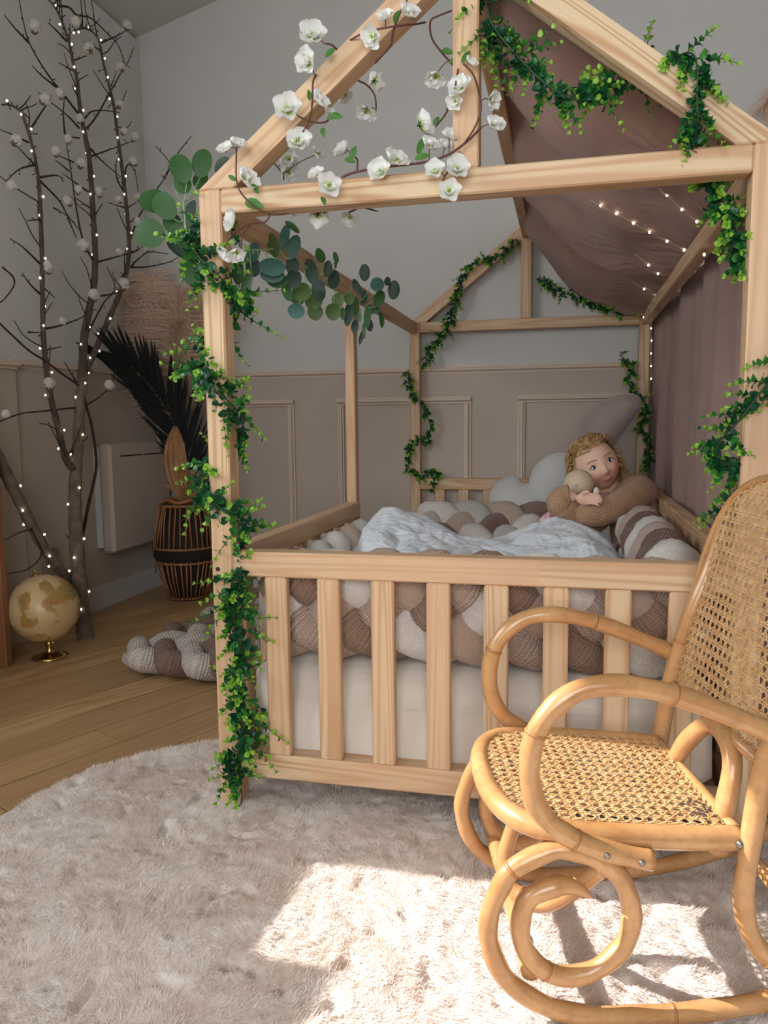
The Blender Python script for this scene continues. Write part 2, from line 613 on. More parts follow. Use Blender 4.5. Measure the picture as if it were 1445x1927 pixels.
def rail(name, p0, p1, out, parent, w=0.03, prof=((0, 0), (0.010, 0), (0.010, 0.22), (0.017, 0.28), (0.024, 0.45), (0.024, 0.72), (0.015, 0.80), (0.015, 1.0), (0, 1.0)), side=None):
    """moulding strip: profile (depth, share of width) swept from p0 to p1"""
    p0, p1, out = Vector(p0), Vector(p1), Vector(out)
    side = Vector(side) if side else Vector((0, 0, 1))
    b = MB()
    k = len(prof)
    V = [p + out * d + side * (s * w) for p in (p0, p1) for d, s in prof]
    F = [(q, (q + 1) % k, k + (q + 1) % k, k + q) for q in range(k)] + [tuple(reversed(range(k))), tuple(range(k, 2 * k))]
    b.add(V, F)
    o = b.build(name, MOULD, parent, False)
    bm = bmesh.new(); bm.from_mesh(o.data); bmesh.ops.recalc_face_normals(bm, faces=bm.faces); bm.to_mesh(o.data); bm.free()
    return o


t1 = struct(rail('trim_1', (XL, YB, 1.0), (XR, YB, 1.0), (0, -1, 0), None), 'beige chair rail on the back wall')
t2 = struct(rail('trim_2', (XL, 1.07, 1.0), (XL, YB, 1.0), (1, 0, 0), None), 'beige chair rail on the left wall')
for k, (a, b_) in enumerate(((-1.19, -0.569), (-0.354, 0.268), (0.476, 1.10), (1.31, 1.93))):
    w = 0.03
    y = YB - 0.008
    zt, zb_ = 0.897, 0.20
    fr = rail('trim_%d' % (k + 3), (a, y, zt - w), (b_, y, zt - w), (0, -1, 0), None)
    struct(fr, ['beige panel moulding behind the bamboo basket', 'beige panel moulding behind the mid bed post', 'beige panel moulding behind the child', 'beige panel moulding right of the bed'][k])
    rail('moulding_strip', (a, y, zb_), (b_, y, zb_), (0, -1, 0), fr)
    rail('moulding_strip', (a, y, zb_ + w), (a, y, zt - w), (0, -1, 0), fr, side=(1, 0, 0))
    rail('moulding_strip', (b_, y, zb_ + w), (b_, y, zt - w), (0, -1, 0), fr, side=(-1, 0, 0))
struct(box_part('baseboard_back', (XL + .02, YB - .022, FLOOR_Z), (XR, YB - .008, 0.09), WHITE), 'white skirting board along the back wall')
struct(box_part('baseboard_left', (XL + .008, 1.07, FLOOR_Z), (XL + .022, YB - .008, 0.09), WHITE), 'white skirting board along the left wall')
# boxed-in corner at the left edge of the view
pil = struct(box_part('trim_7', (XL, 0.4, FLOOR_Z), (XL + .03, 1.065, 1.0), WAINSCOT), 'beige boxed corner at the left edge')
rail('chair_rail', (XL + .03, 0.4, 0.99), (XL + .03, 1.065, 0.99), (1, 0, 0), pil)

# ------------------------------------------------------------------ rug
def rug_sd(x, y):
    """signed distance to the rug outline (rounded rectangle)"""
    cx, cy, hx, hy, r = 0.72, -0.62, 1.145, 0.99, 0.51
    qx, qy = abs(x - cx) - (hx - r), abs(y - cy) - (hy - r)
    return math.hypot(max(qx, 0), max(qy, 0)) + min(max(qx, qy), 0) - r


def rug_h(x, y):
    n = noise.noise(Vector((x * 7, y * 7, 0.3))) * 0.5 + noise.noise(Vector((x * 19, y * 16, 2.3))) * 0.35
    n3 = noise.noise(Vector((x * 50, y * 44, 5.1)))
    pit = noise.noise(Vector((x * 27 + 3, y * 23, 9.0)))
    h = 0.0 + 0.016 * n + 0.0045 * n3 - 0.020 * max(0, pit - 0.33) * 2
    d = -rug_sd(x, y)
    e = max(0.0, min(1.0, d / 0.025))
    return FLOOR_Z + 0.003 + max(0.0, h + 0.012) * math.sqrt(e) if d > 0 else FLOOR_Z + 0.001


rt = NT('rug_pile')
rv = rt.coord('Object')
rn = rt.noise(rv, 260, 4, 0.7, 0.5)
rn2 = rt.noise(rv, 5, 4, 0.6, 0.8)
rc = rt.mix(rt.ramp(rn2, [(0.35, 0.0), (0.7, 1.0)]), lin((238, 228, 220)), lin((212, 190, 174)))
rc = rt.mix(rt.ramp(rn, [(0.3, 0.6), (0.55, 0.0)]), rc, lin((196, 172, 155)))
rt.base(rc); rt.set(Roughness=0.95); rt.b.inputs['Sheen Weight'].default_value = 0.3
rt.bump(rn, 0.55, 0.012)
RUG = rt.m
rug = thing('rug', (0.72, -0.62, FLOOR_Z), 'large cream shaggy plush rug lying under the rocking chair and bed', 'rug')
rb = MB()
RX0, RX1, RY0, RY1 = -0.43, 1.87, -1.62, 0.375
RNX, RNY = 420, 366
idx = {}
vs_, fs_ = [], []
inside = np.zeros((RNX + 1, RNY + 1), bool)
for i in range(RNX + 1):
    for j in range(RNY + 1):
        inside[i, j] = rug_sd(lerp(RX0, RX1, i / RNX), lerp(RY0, RY1, j / RNY)) < 0.003
def rv_(i, j):
    if (i, j) not in idx:
        x, y = lerp(RX0, RX1, i / RNX), lerp(RY0, RY1, j / RNY)
        idx[(i, j)] = len(vs_); vs_.append((x, y, rug_h(x, y)))
    return idx[(i, j)]
for i in range(RNX):
    for j in range(RNY):
        if inside[i, j] and inside[i + 1, j] and inside[i, j + 1] and inside[i + 1, j + 1]:
            fs_.append((rv_(i, j), rv_(i + 1, j), rv_(i + 1, j + 1), rv_(i, j + 1)))
rb.add(vs_, fs_)
rb.build('rug_base', RUG, rug, True)
# pile: short leaning tufts
NB = 190000
bx = RNG.uniform(RX0, 1.30, NB); by = RNG.uniform(-0.75, RY1, NB)
keep = np.array([rug_sd(x, y) < -0.004 for x, y in zip(bx, by)])
bx, by = bx[keep], by[keep]
nb = len(bx)
bz = np.array([rug_h(x, y) for x, y in zip(bx, by)]) - 0.002
ang = np.array([noise.noise(Vector((x * 6, y * 6, 1.7))) * 5.0 + noise.noise(Vector((x * 22, y * 22, 4.7))) * 2.0 for x, y in zip(bx, by)]) + RNG.normal(0, 0.5, nb)
ln = RNG.uniform(0.007, 0.013, nb)
lean = RNG.uniform(0.5, 1.15, nb)
tx, ty, tz = np.cos(ang) * np.sin(lean) * ln, np.sin(ang) * np.sin(lean) * ln, np.cos(lean) * ln
pa = RNG.uniform(0, math.pi, nb); wx, wy = np.cos(pa) * 0.0011, np.sin(pa) * 0.0011
V = np.empty((nb, 3, 3), np.float32)
V[:, 0] = np.stack([bx - wx, by - wy, bz], 1); V[:, 1] = np.stack([bx + wx, by + wy, bz], 1); V[:, 2] = np.stack([bx + tx, by + ty, bz + tz], 1)
V -= np.array(rug.location, np.float32)
me = bpy.data.meshes.new('pile')
me.vertices.add(nb * 3); me.vertices.foreach_set('co', V.ravel())
me.loops.add(nb * 3); me.loops.foreach_set('vertex_index', np.arange(nb * 3, dtype=np.int32))
me.polygons.add(nb); me.polygons.foreach_set('loop_start', np.arange(nb, dtype=np.int32) * 3)
me.update(calc_edges=True); me.validate()
PILE = plain('rug_fibre', (242, 232, 224), 0.9, (212, 192, 178), 7, trans=(240, 225, 214))
me.materials.append(PILE)
pl = put('pile', me, Matrix.Translation(rug.location), rug); pl['kind'] = 'stuff'
# ------------------------------------------------------------------ the house bed
P_, W_, H_ = 0.0452, 0.93, 1.2227
BW = 2 * P_ + W_
L_ = 2.033
BD = L_ + P_
h2, zr, zrb, zt, zb, zbb = 1.1781, 0.5309, 0.4830, 0.4809, 0.1149, 0.0637
bed = thing('house_bed', (BW / 2, BD / 2, 0), 'natural pine house-shaped canopy bed with slatted sides', 'bed')
hp = P_ / 2


def post(x, y0, y1, w=P_, z1=H_):
    return beam('post', (x + w / 2, (y0 + y1) / 2, 0.0), (x + w / 2, (y0 + y1) / 2, z1), y1 - y0, w, bed, PINE, up=(1, 0, 0))


front_left = post(0, 0, P_)
post(P_ + W_, 0, P_)
post(0, L_, BD)
post(P_ + W_, L_, BD)
post(0.0, 0.985, 0.985 + 0.04, 0.032, h2)
for k, z in ((0, 0.494), (0, 0.09)):
    s = MB(); s.lathe([(0.0045, 0), (0.0045, 0.0006)], (0.013, -0.0006, z), 14, Vector((0, -1, 0)))
    s.build('bolt_hole', DARK, bed, False)
# tie beams front and back, eave beams, ridge
for y in (hp, L_ + hp):
    beam('tie_beam', (P_, y, (H_ + h2) / 2), (P_ + W_, y, (H_ + h2) / 2), P_, H_ - h2, bed, PINE)
for x in (hp - 0.004, BW - hp + 0.004):
    beam('eave_beam', (x, P_, (H_ + h2) / 2 - 0.001), (x, L_, (H_ + h2) / 2 - 0.001), P_ * 0.8, 0.044, bed, PINE)
SL = 0.79
ang_r = math.atan(SL)
apex_z = H_ + SL * BW / 2
beam('ridge_beam', (BW / 2, P_, apex_z - 0.05), (BW / 2, L_, apex_z - 0.05), 0.036, P_, bed, PINE)


def rafter(side, y):
    """slanting gable bar: level cut on the tie beam, plumb cut at the apex"""
    vh = P_ / math.cos(ang_r)
    run = vh / SL
    prof = [(0, 0), (run, 0), (BW / 2, apex_z - H_ - vh), (BW / 2, apex_z - H_)]
    X = Vector((math.cos(ang_r), 0, math.sin(ang_r)))
    Z = Vector((-math.sin(ang_r), 0, math.cos(ang_r)))
    c = Vector((BW / 4, 0, (apex_z - H_) / 2))
    pts = []
    cen = Vector((sum(p[0] for p in prof) / 4, 0, sum(p[1] for p in prof) / 4))
    for px_, pz_ in prof:
        p = Vector((px_, 0, pz_))
        for yy, ins in ((-P_ / 2, 0.003), (P_ / 2, 0.003), (-P_ / 2 + 0.003, 0), (P_ / 2 - 0.003, 0)):
            q = p.copy()
            if ins: q = q + (Vector((cen.x, 0, cen.z)) - q).normalized() * ins * 1.5
            d = q - c
            pts.append((d.dot(X), yy, d.dot(Z)))
    me = hull_mesh('rafter', pts, PINE)
    M = Matrix((X, Vector((0, 1, 0)), Z)).transposed().to_4x4()
    M.translation = c + Vector((0, y, H_))
    if side > 0:
        M = Matrix.Translation((BW, 0, 0)) @ Matrix.Rotation(math.pi, 4, 'Z') @ Matrix.Translation((0, -2 * y, 0)) @ M
    return put('rafter', me, M, bed)


for y in (hp, L_ + hp):
    rafter(-1, y); rafter(1, y)
    beam('king_post', (0.509, y, H_), (0.509, y, apex_z - 0.05), 0.045, P_, bed, PINE, up=(1, 0, 0))
# guard rails and slats, front and head end
SW, SPC = 0.0452, 0.1082
for y0 in (0.0, L_ + 0.002):
    yc = y0 + 0.0215
    beam('guard_rail', (P_, yc, (zr + zt) / 2), (P_ + W_, yc, (zr + zt) / 2), 0.043, zr - zt, bed, PINE)
    beam('bottom_rail', (P_, yc, (zb + zbb) / 2), (P_ + W_, yc, (zb + zbb) / 2), 0.043, zb - zbb, bed, PINE)
    for k in range(8):
        x = 0.1107 + k * SPC + SW / 2
        beam('slat', (x, y0 + 0.011, zb), (x, y0 + 0.011, zt), 0.022, SW, bed, PINE, up=(1, 0, 0))
# long sides
for x0, y0, y1 in ((0.006, P_, 0.985), (P_ + W_ + 0.006, P_, L_)):
    xc = x0 + 0.0195
    beam('guard_rail', (xc, y0, (zr + zrb) / 2), (xc, y1, (zr + zrb) / 2), 0.039, zr - zrb, bed, PINE)
    n = int((y1 - y0) / 0.1085)
    for k in range(n):
        y = y0 + (k + 0.5) * (y1 - y0) / n
        beam('slat', (xc, y, zb), (xc, y, zrb), SW * 0.9, 0.022, bed, PINE, up=(1, 0, 0))
for x0 in (0.006, P_ + W_ + 0.006):
    beam('bottom_rail', (x0 + 0.0195, P_, (zb + zbb) / 2), (x0 + 0.0195, L_, (zb + zbb) / 2), 0.039, zb - zbb, bed, PINE)
for k in range(12):
    y = 0.12 + k * 0.162
    beam('base_board', (P_, y, 0.082), (P_ + W_, y, 0.082), 0.07, 0.016, bed, PINE)

# ------------------------------------------------------------------ mattress in a crumpled linen sheet
SHEET = fabric('linen_sheet', (240, 227, 212), (232, 217, 201), crinkle=0.25, sheen=0.1)
mt = MB()
mx0, mx1, my0, my1, mz0, mz1 = 0.055, 0.965, 0.05, 2.02, 0.092, 0.285
mc = Vector(((mx0 + mx1) / 2, (my0 + my1) / 2, (mz0 + mz1) / 2))
hx_, hy_, hz_ = (mx1 - mx0) / 2, (my1 - my0) / 2, (mz1 - mz0) / 2
ring = []
def mring(s, z):
    out = []
    per = []
    nx, ny = 56, 70
    for i in range(nx): per.append((lerp(-1, 1, i / nx), -1))
    for i in range(ny): per.append((1, lerp(-1, 1, i / ny)))
    for i in range(nx): per.append((lerp(1, -1, i / nx), 1))
    for i in range(ny): per.append((-1, lerp(1, -1, i / ny)))
    for u, v in per:
        x, y = u * hx_, v * hy_
        r = 0.05
        qx, qy = max(abs(x) - (hx_ - r), 0), max(abs(y) - (hy_ - r), 0)
        d = math.hypot(qx, qy)
        if d > r: k = r / d; x = math.copysign(hx_ - r + qx * k, x); y = math.copysign(hy_ - r + qy * k, y)
        fold = 0.0
        if s > 0.97:
            w = noise.noise(Vector((x * 9 + z * 5, y * 9, z * 3)))
            fold = 0.014 * w - 0.030 * max(0, math.sin(x * 17 + z * 14 + w * 6)) ** 2
            if v == -1: y -= fold; 
            elif v == 1: y += fold
            elif u == 1: x += fold
            else: x -= fold
        out.append(Vector((mc.x + x * s, mc.y + y * s, z + (0.004 * noise.noise(Vector((x * 6, y * 6, 1))) if s < 0.97 else 0))))
    return out
prof = [(0.93, mz0), (0.98, mz0 + 0.004)] + [(1.0, lerp(mz0 + 0.02, mz1 - 0.03, k / 12)) for k in range(13)] + [(0.985, mz1 - 0.012), (0.95, mz1), (0.7, mz1 + 0.004), (0.35, mz1 + 0.004), (0.02, mz1 + 0.004)]
V, F = [], []
for s, z in prof: V += mring(s, z)
K = len(mring(1, 0.1))
for i in range(len(prof) - 1):
    for k in range(K):
        k2 = (k + 1) % K
        F.append((i * K + k, i * K + k2, (i + 1) * K + k2, (i + 1) * K + k))
F.append(tuple(reversed(range(K))))
mt.add(V, F)
mattress = mt.build('mattress', SHEET, None, True)
tag(mattress, 'mattress in a crumpled beige linen sheet inside the pine bed', 'mattress')
# ------------------------------------------------------------------ rattan rocking chair
CA = math.radians(13.6)
FW = Vector((-math.cos(CA), -math.sin(CA), 0))
NR = Vector((math.sin(CA), -math.cos(CA), 0))
chair = thing('rocking_chair', FW * -0.70 + NR * 0.45, 'small honey-coloured rattan rocking chair with woven cane seat and back', 'chair')
def cp(u, n, z): return FW * u + NR * n + Vector((0, 0, z))
N_NEAR, N_FAR = 0.608, 0.292
spiral = [(-0.595, 0.162), (-0.601, 0.177), (-0.582, 0.190), (-0.557, 0.193), (-0.523, 0.177), (-0.512, 0.145), (-0.516, 0.112), (-0.536, 0.083), (-0.567, 0.069), (-0.604, 0.075), (-0.632, 0.095), (-0.649, 0.119), (-0.654, 0.157), (-0.641, 0.199), (-0.619, 0.222), (-0.590, 0.237), (-0.562, 0.243), (-0.534, 0.235), (-0.5, 0.216), (-0.486, 0.193), (-0.474, 0.163), (-0.470, 0.134), (-0.476, 0.102), (-0.491, 0.070), (-0.516, 0.046), (-0.548, 0.027), (-0.582, 0.016), (-0.629, 0.011), (-0.675, 0.012), (-0.731, 0.015), (-0.789, 0.022), (-0.84, 0.032), (-0.90, 0.048), (-0.96, 0.070), (-1.01, 0.096), (-1.04, 0.118)]
spiral = spiral[1:]


def cane_tube(name, pts, r, parent=chair, taper=0.0, nodes=0, n=12):
    C_ = cr(pts, 6)
    m = len(C_)
    rr = [r * (1 + 0.05 * math.sin(i * 0.6)) for i in range(m)]
    if taper:
        k = int(m * taper)
        for i in range(k): rr[i] = r * (0.12 + 0.88 * (i / k) ** 0.6)
    b = MB(); b.tube(C_, rr, n)
    o = b.build(name, RATTAN, parent)
    for q in range(nodes):
        i = int(m * (q + 0.6) / (nodes + 0.2)); i = max(1, min(m - 2, i))
        d = (C_[i + 1] - C_[i - 1]).normalized()
        nb_ = MB(); nb_.tube([C_[i] - d * 0.0028, C_[i] - d * 0.001, C_[i] + d * 0.001, C_[i] + d * 0.0028], [rr[i] * 1.0, rr[i] * 1.07, rr[i] * 1.07, rr[i] * 1.0], 12)
        nb_.build('cane_joint', RATTAN_NODE, o)
    return o


RT = 0.0128
for n_ in (N_NEAR, N_FAR):
    cane_tube('rocker', [cp(u, n_, z) for u, z in spiral], RT, taper=0.06, nodes=3)
    i_ = 1 if n_ == N_NEAR else -1
    cane_tube('back_post', [cp(u, n_ + i_ * 0.0, z) for u, z in [(-0.93, 0.082), (-0.885, 0.072), (-0.845, 0.082), (-0.812, 0.115), (-0.797, 0.165), (-0.80, 0.226), (-0.815, 0.346), (-0.842, 0.45), (-0.871, 0.53), (-0.897, 0.61)]], RT * 1.03, nodes=2)
    cane_tube('armrest', [cp(u, n_ + i_ * 0.016, z) for u, z in [(-0.842, 0.385), (-0.80, 0.405), (-0.72, 0.439), (-0.668, 0.455), (-0.62, 0.462), (-0.578, 0.456), (-0.546, 0.434), (-0.525, 0.402), (-0.518, 0.36), (-0.524, 0.318), (-0.541, 0.290), (-0.563, 0.272), (-0.590, 0.258), (-0.63, 0.245), (-0.672, 0.236)]], RT * 1.05, nodes=3)
    for u, z in ((-0.612, 0.250), (-0.655, 0.240)):
        s = MB(); s.lathe([(0.0042, 0), (0.0042, 0.0015), (0.002, 0.0025)], cp(u, n_ + i_ * (0.016 + RT * 0.98), z), 10, NR * i_)
        s.build('screw', SCREW, chair)
cane_tube('stretcher', [cp(-0.527, n, 0.075) for n in (0.265, 0.35, 0.45, 0.55, 0.606)], RT * 1.05, nodes=2)
cane_tube('stretcher', [cp(-0.93, n, 0.078) for n in (0.27, 0.35, 0.45, 0.55, 0.63)], RT, nodes=1)
# hoop under the seat and hoop behind it
cane_tube('seat_hoop', [atn(x, y, NR, n) for x, y, n in [(972, 1530, .44), (966, 1556, .445), (951, 1610, .45), (960, 1664, .465), (1000, 1697, .49), (1035, 1700, .52), (1085, 1670, .555), (1135, 1631, .59)]], RT * 0.95, nodes=1)
cane_tube('back_hoop', [cp(*q) for q in [(-0.79, .355, .20), (-0.793, .366, .235), (-0.80, .402, .292), (-0.81, .456, .342), (-0.812, .508, .345), (-0.805, .545, .315), (-0.792, .548, .24), (-0.79, .545, .20)]], RT * 1.05, nodes=1)
# seat: D-shaped bent frame and cane web
def seat_z(u): return 0.247 + 0.02 * (u + 0.79) / 0.30
seat_out = []
sc_n, hw = 0.448, 0.172
for u, w in [(-0.795, -0.146), (-0.74, -0.152), (-0.66, -0.155), (-0.59, -0.155), (-0.535, -0.142), (-0.503, -0.108), (-0.488, -0.055), (-0.485, 0.0), (-0.488, 0.055), (-0.503, 0.108), (-0.535, 0.142), (-0.59, 0.155), (-0.66, 0.155), (-0.74, 0.152), (-0.795, 0.146)]:
    seat_out.append((u, sc_n + w))
so = cr([Vector((u, n, 0)) for u, n in seat_out], 5)
fr = MB(); fr.tube([cp(p.x, p.y, seat_z(p.x)) for p in so], 0.0155, 12)
seat_frame = fr.build('seat_frame', RATTAN, chair)
cane_tube('seat_back_rail', [cp(-0.795, sc_n + w, seat_z(-0.795)) for w in (-0.146, -0.08, 0, 0.08, 0.146)], 0.011)
for n_ in (sc_n - 0.146, sc_n + 0.146):
    s = MB(); s.lathe([(0.006, 0), (0.006, 0.003), (0.003, 0.005)], cp(-0.788, n_ + (0.015 if n_ > sc_n else -0.015), seat_z(-.79)), 10, NR * (1 if n_ > sc_n else -1))
    s.build('screw', SCREW, chair)


def clip_line(poly, p, d):
    """segment of the line p + t d inside a convex polygon"""
    t0, t1 = -10.0, 10.0
    m = len(poly)
    area = sum(poly[i][0] * poly[(i + 1) % m][1] - poly[(i + 1) % m][0] * poly[i][1] for i in range(m))
    s = 1 if area > 0 else -1
    for i in range(m):
        a, b = poly[i], poly[(i + 1) % m]
        ex, ey = b[0] - a[0], b[1] - a[1]
        nx, ny = -ey * s, ex * s
        num = (p[0] - a[0]) * nx + (p[1] - a[1]) * ny
        den = d[0] * nx + d[1] * ny
        if abs(den) < 1e-12:
            if num < 0: return None
            continue
        t = -num / den
        if den > 0: t0 = max(t0, t)
        else: t1 = min(t1, t)
    return (t0, t1) if t1 - t0 > 0.004 else None


def cane_web(name, poly, fn, nrm, pitch=0.0155):
    """woven cane: paired strands both ways and diagonals, each a flat ribbon"""
    b = MB()
    def ribbons(d, step, offs, w, lift):
        d = Vector((d[0], d[1])).normalized(); q = Vector((-d.y, d.x))
        c = Vector((sum(p[0] for p in poly) / len(poly), sum(p[1] for p in poly) / len(poly)))
        for k in range(-40, 41):
            for of in offs:
                p = c + q * (k * step + of)
                r = clip_line(poly, p, d)
                if not r: continue
                n_ = max(2, int((r[1] - r[0]) / (pitch * 0.5)))
                last = None
                rows = []
                for i in range(n_ + 1):
                    t = lerp(r[0], r[1], i / n_)
                    g = p + d * t
                    wv = lift + 0.0007 * math.cos(math.pi * (i + k))
                    rows.append((fn(*(g - q * w / 2)) + nrm * wv, fn(*(g + q * w / 2)) + nrm * wv))
                V, F = [], []
                for i, (a, e) in enumerate(rows):
                    V += [a, e, a - nrm * 0.0009, e - nrm * 0.0009]
                    if i:
                        o = (i - 1) * 4
                        F += [(o, o + 4, o + 5, o + 1), (o + 2, o + 3, o + 7, o + 6), (o, o + 2, o + 6, o + 4), (o + 1, o + 5, o + 7, o + 3)]
                b.add(V, F)
    e = pitch * 0.13
    ribbons((1, 0), pitch, (-e, e), 0.0016, 0.0003)
    ribbons((0, 1), pitch, (-e, e), 0.0016, -0.0003)
    s2 = pitch / math.sqrt(2)
    ribbons((1, 1), s2, (s2 / 2,), 0.0016, 0.0009)
    ribbons((1, -1), s2, (s2 / 2,), 0.0016, -0.0009)
    o = b.build(name, CANE, chair, False)
    o['kind'] = 'stuff'
    return o


cu_ = -0.64
poly = [(cu_ + (p.x - cu_) * 0.955, sc_n + (p.y - sc_n) * 0.93) for p in so[::3]]
cane_web('cane_seat', poly, lambda u, n: cp(u, n, seat_z(u) + 0.011), Vector((0, 0, 1)))
st = MB()
for kx in range(26):
    r = random.Random(kx)
    u, n = -0.762 + r.gauss(0, 0.009), 0.545 + r.gauss(0, 0.011)
    st.ball(cp(u, n, seat_z(u) + 0.0125), (0.003, 0.002, 0.0008), 8, 4)
st.build('stain', plain('dark_stain', (70, 60, 55), 0.8), chair)
# back: arched frame and cane web
BZ = (FW * -0.105 + Vector((0, 0, 0.409))).normalized()
BN = (FW * 0.409 + Vector((0, 0, 0.105))).normalized()
def bp(w, h, out=0.012): return cp(-0.80, 0.44 + w, 0.226) + BZ * h + BN * out
bo = [(-0.15, 0.122), (-0.158, 0.20), (-0.165, 0.29), (-0.164, 0.35), (-0.150, 0.405), (-0.118, 0.448), (-0.065, 0.474), (0, 0.483), (0.065, 0.474), (0.118, 0.448), (0.150, 0.405), (0.164, 0.35), (0.165, 0.29), (0.158, 0.20), (0.15, 0.122)]
boc = cr([Vector((w, h, 0)) for w, h in bo], 4)
bf = MB(); bf.tube([bp(p.x, p.y) for p in boc], 0.0065, 8)
bf.tube([bp(w, 0.122) for w in (-0.15, -0.05, 0.05, 0.15)], 0.0095, 8)
bf.build('backrest_frame', RATTAN, chair)
cane_web('cane_back', [(p.x * 0.985, 0.3 + (p.y - 0.3) * 0.985) for p in boc[::2]], lambda w, h: bp(w, h, 0.014), BN)
# ------------------------------------------------------------------ braided bumpers
def fab_set(pre):
    return None


F_CREAM = fabric('cream_plush', (244, 234, 225), (236, 222, 211), fur=0.7, sheen=0.4)
F_TAN = fabric('tan_plush', (200, 170, 147), (188, 156, 132), fur=0.7, sheen=0.4)
F_BROWN = fabric('brown_waffle', (166, 130, 109), None, waffle=0.8, wsc=560)
F_MAUVE = fabric('mauve_waffle', (208, 178, 160), None, waffle=0.8, wsc=560)
F_BISC = fabric('biscuit_plush', (204, 178, 157), (192, 164, 142), fur=0.7, sheen=0.4)
F_WHITEW = fabric('white_waffle', (222, 208, 196), None, waffle=0.9, wsc=460)
F_COCOA = fabric('cocoa_waffle', (142, 108, 92), None, waffle=0.9, wsc=460)
F_SABLE = fabric('sable_plush', (128, 94, 76), (116, 84, 68), fur=0.7, sheen=0.4)
F_GREY = fabric('grey_plush', (206, 198, 190), (194, 186, 178), fur=0.6, sheen=0.4)


def braid(name, label, mats, O, X, Y, Z, length, N, Wd, rad, period, A, group=None, phase=0.0, wob=0.0):
    """flat N-strand plait: X along, Y across, Z up; every strand is a part"""
    O, X, Y, Z = Vector(O), Vector(X).normalized(), Vector(Y).normalized(), Vector(Z).normalized()
    th = thing(name, O + X * length / 2 - Z * rad, label, 'braided bumper', group)
    S = length / period

    def tri(p):
        p = p % 1.0
        return 4 * p - 1 if p < 0.5 else 3 - 4 * p

    def zq(q):
        """height at crossing index q (0 at the turns)"""
        q = int(q)
        if q % N == 0: return 0.0
        d = 1 if (q // N) % 2 == 0 else -1
        return d * (1 if q % 2 == 0 else -1)

    for i in range(N):
        pts = []
        steps = int(S * 2 * N * 4)
        for k in range(steps + 1):
            s = S * k / steps
            ph = s + i / N + phase
            q = 2 * N * ph
            q0 = math.floor(q); t = q - q0
            t = t * t * (3 - 2 * t)
            z = lerp(zq(q0), zq(q0 + 1), t)
            lat = tri(ph)
            lat = math.sin(lat * math.pi / 2) * 0.55 + lat * 0.45
            w = wob * noise.noise(Vector((s * 2, i, 0)))
            pts.append(O + X * (s * period) + Y * (lat * Wd + w) + Z * (z * A))
        b = MB()
        m_ = len(pts)
        b.tube(pts, [rad * (1 + 0.06 * math.sin(k * 0.9 + i)) * min(1.0, 0.35 + 0.30 * min(k, m_ - 1 - k)) for k in range(m_)], 14)
        b.build('strand', mats[i % len(mats)], th)
    return th


braid('braided_bumper', 'braided bumper in cream, tan and brown standing behind the front slats', [F_CREAM, F_BROWN, F_MAUVE, F_TAN],
      (0.07, 0.112, 0.408), (1, 0, 0), (0, 0, 1), (0, -1, 0), 0.875, 4, 0.076, 0.044, 0.42, 0.026, phase=0.13)
braid('braided_bumper', 'thick braided bumper of cream, grey and brown rolls along the right rail', [F_CREAM, F_BISC, F_COCOA],
      (0.905, 0.20, 0.43), (0, 1, 0), (0, 0, 1), (-1, 0, 0), 0.82, 3, 0.060, 0.050, 0.38, 0.026, phase=0.3)
braid('braided_bumper', 'soft braided bumper of white, brown and sable rolls lying before the headboard', [F_CREAM, F_SABLE, F_BISC, F_GREY],
      (0.13, 1.46, 0.375), (1, -0.04, 0), (0, 0.80, 0.60), (0, -0.60, 0.80), 0.62, 4, 0.095, 0.050, 0.50, 0.030, phase=0.4)
braid('braided_bumper', 'braided bumper of white and tan rolls behind the left slats', [F_GREY, F_BISC, F_CREAM],
      (0.100, 0.20, 0.40), (0, 1, 0), (0, 0, 1), (1, 0, 0), 0.70, 3, 0.060, 0.040, 0.38, 0.024)
# floor mat: wide plait of white and brown waffle rolls
MX = Vector((0.986, -0.13, 0)).normalized()
MY = Vector((-MX.y, MX.x, 0))
braid('braided_floor_mat', 'wide plaited floor mat of white and brown waffle rolls left of the bed', [F_WHITEW, F_COCOA],
      Vector((-0.69, 0.745, 0.048)) + MY * 0.40, MX, MY, (0, 0, 1), 0.62, 9, 0.41, 0.040, 0.92, 0.019, phase=0.02)['category'] = 'floor mat'

# ------------------------------------------------------------------ duvet
DUVET = fabric('white_muslin', (234, 239, 244), (226, 232, 239), crinkle=0.5, sheen=0.1)


def gauss(x, y, cx, cy, sx, sy): return math.exp(-((x - cx) / sx) ** 2 - ((y - cy) / sy) ** 2)


def duvet_z(x, y):
    z = 0.335
    z += 0.135 * gauss(x, y, 0.25, 0.86, 0.19, 0.30)
    z += 0.075 * gauss(x, y, 0.13, 0.78, 0.11, 0.26)
    z += 0.145 * gauss(x, y, 0.68, 0.92, 0.20, 0.28)
    z += 0.09 * gauss(x, y, 0.50, 0.45, 0.35, 0.30)
    z += 0.075 * gauss(x, y, 0.75, 0.50, 0.17, 0.25)
    z += 0.05 * gauss(x, y, 0.25, 0.40, 0.2, 0.25)
    w = noise.noise(Vector((x * 5, y * 4, 0.5)))
    z += 0.016 * w + 0.010 * noise.noise(Vector((x * 11 + w, y * 9, 3.0)))
    rd = abs(noise.noise(Vector((x * 4.2 + y * 2, y * 3.4 - x, 7.7))))
    z -= 0.020 * max(0, 0.22 - rd) / 0.22
    fr_ = abs(noise.noise(Vector((x * 16 + 5 * y, y * 8, 2.2))))
    z += 0.012 * (fr_ - 0.2)
    c2 = abs(noise.noise(Vector((x * 42 + 3 * w, y * 13 + 4 * w, 5.2)))); c3 = abs(noise.noise(Vector((x * 14, y * 46 + 6 * w, 8.2))))
    z += 0.0055 * c2 + 0.0045 * c3
    return z


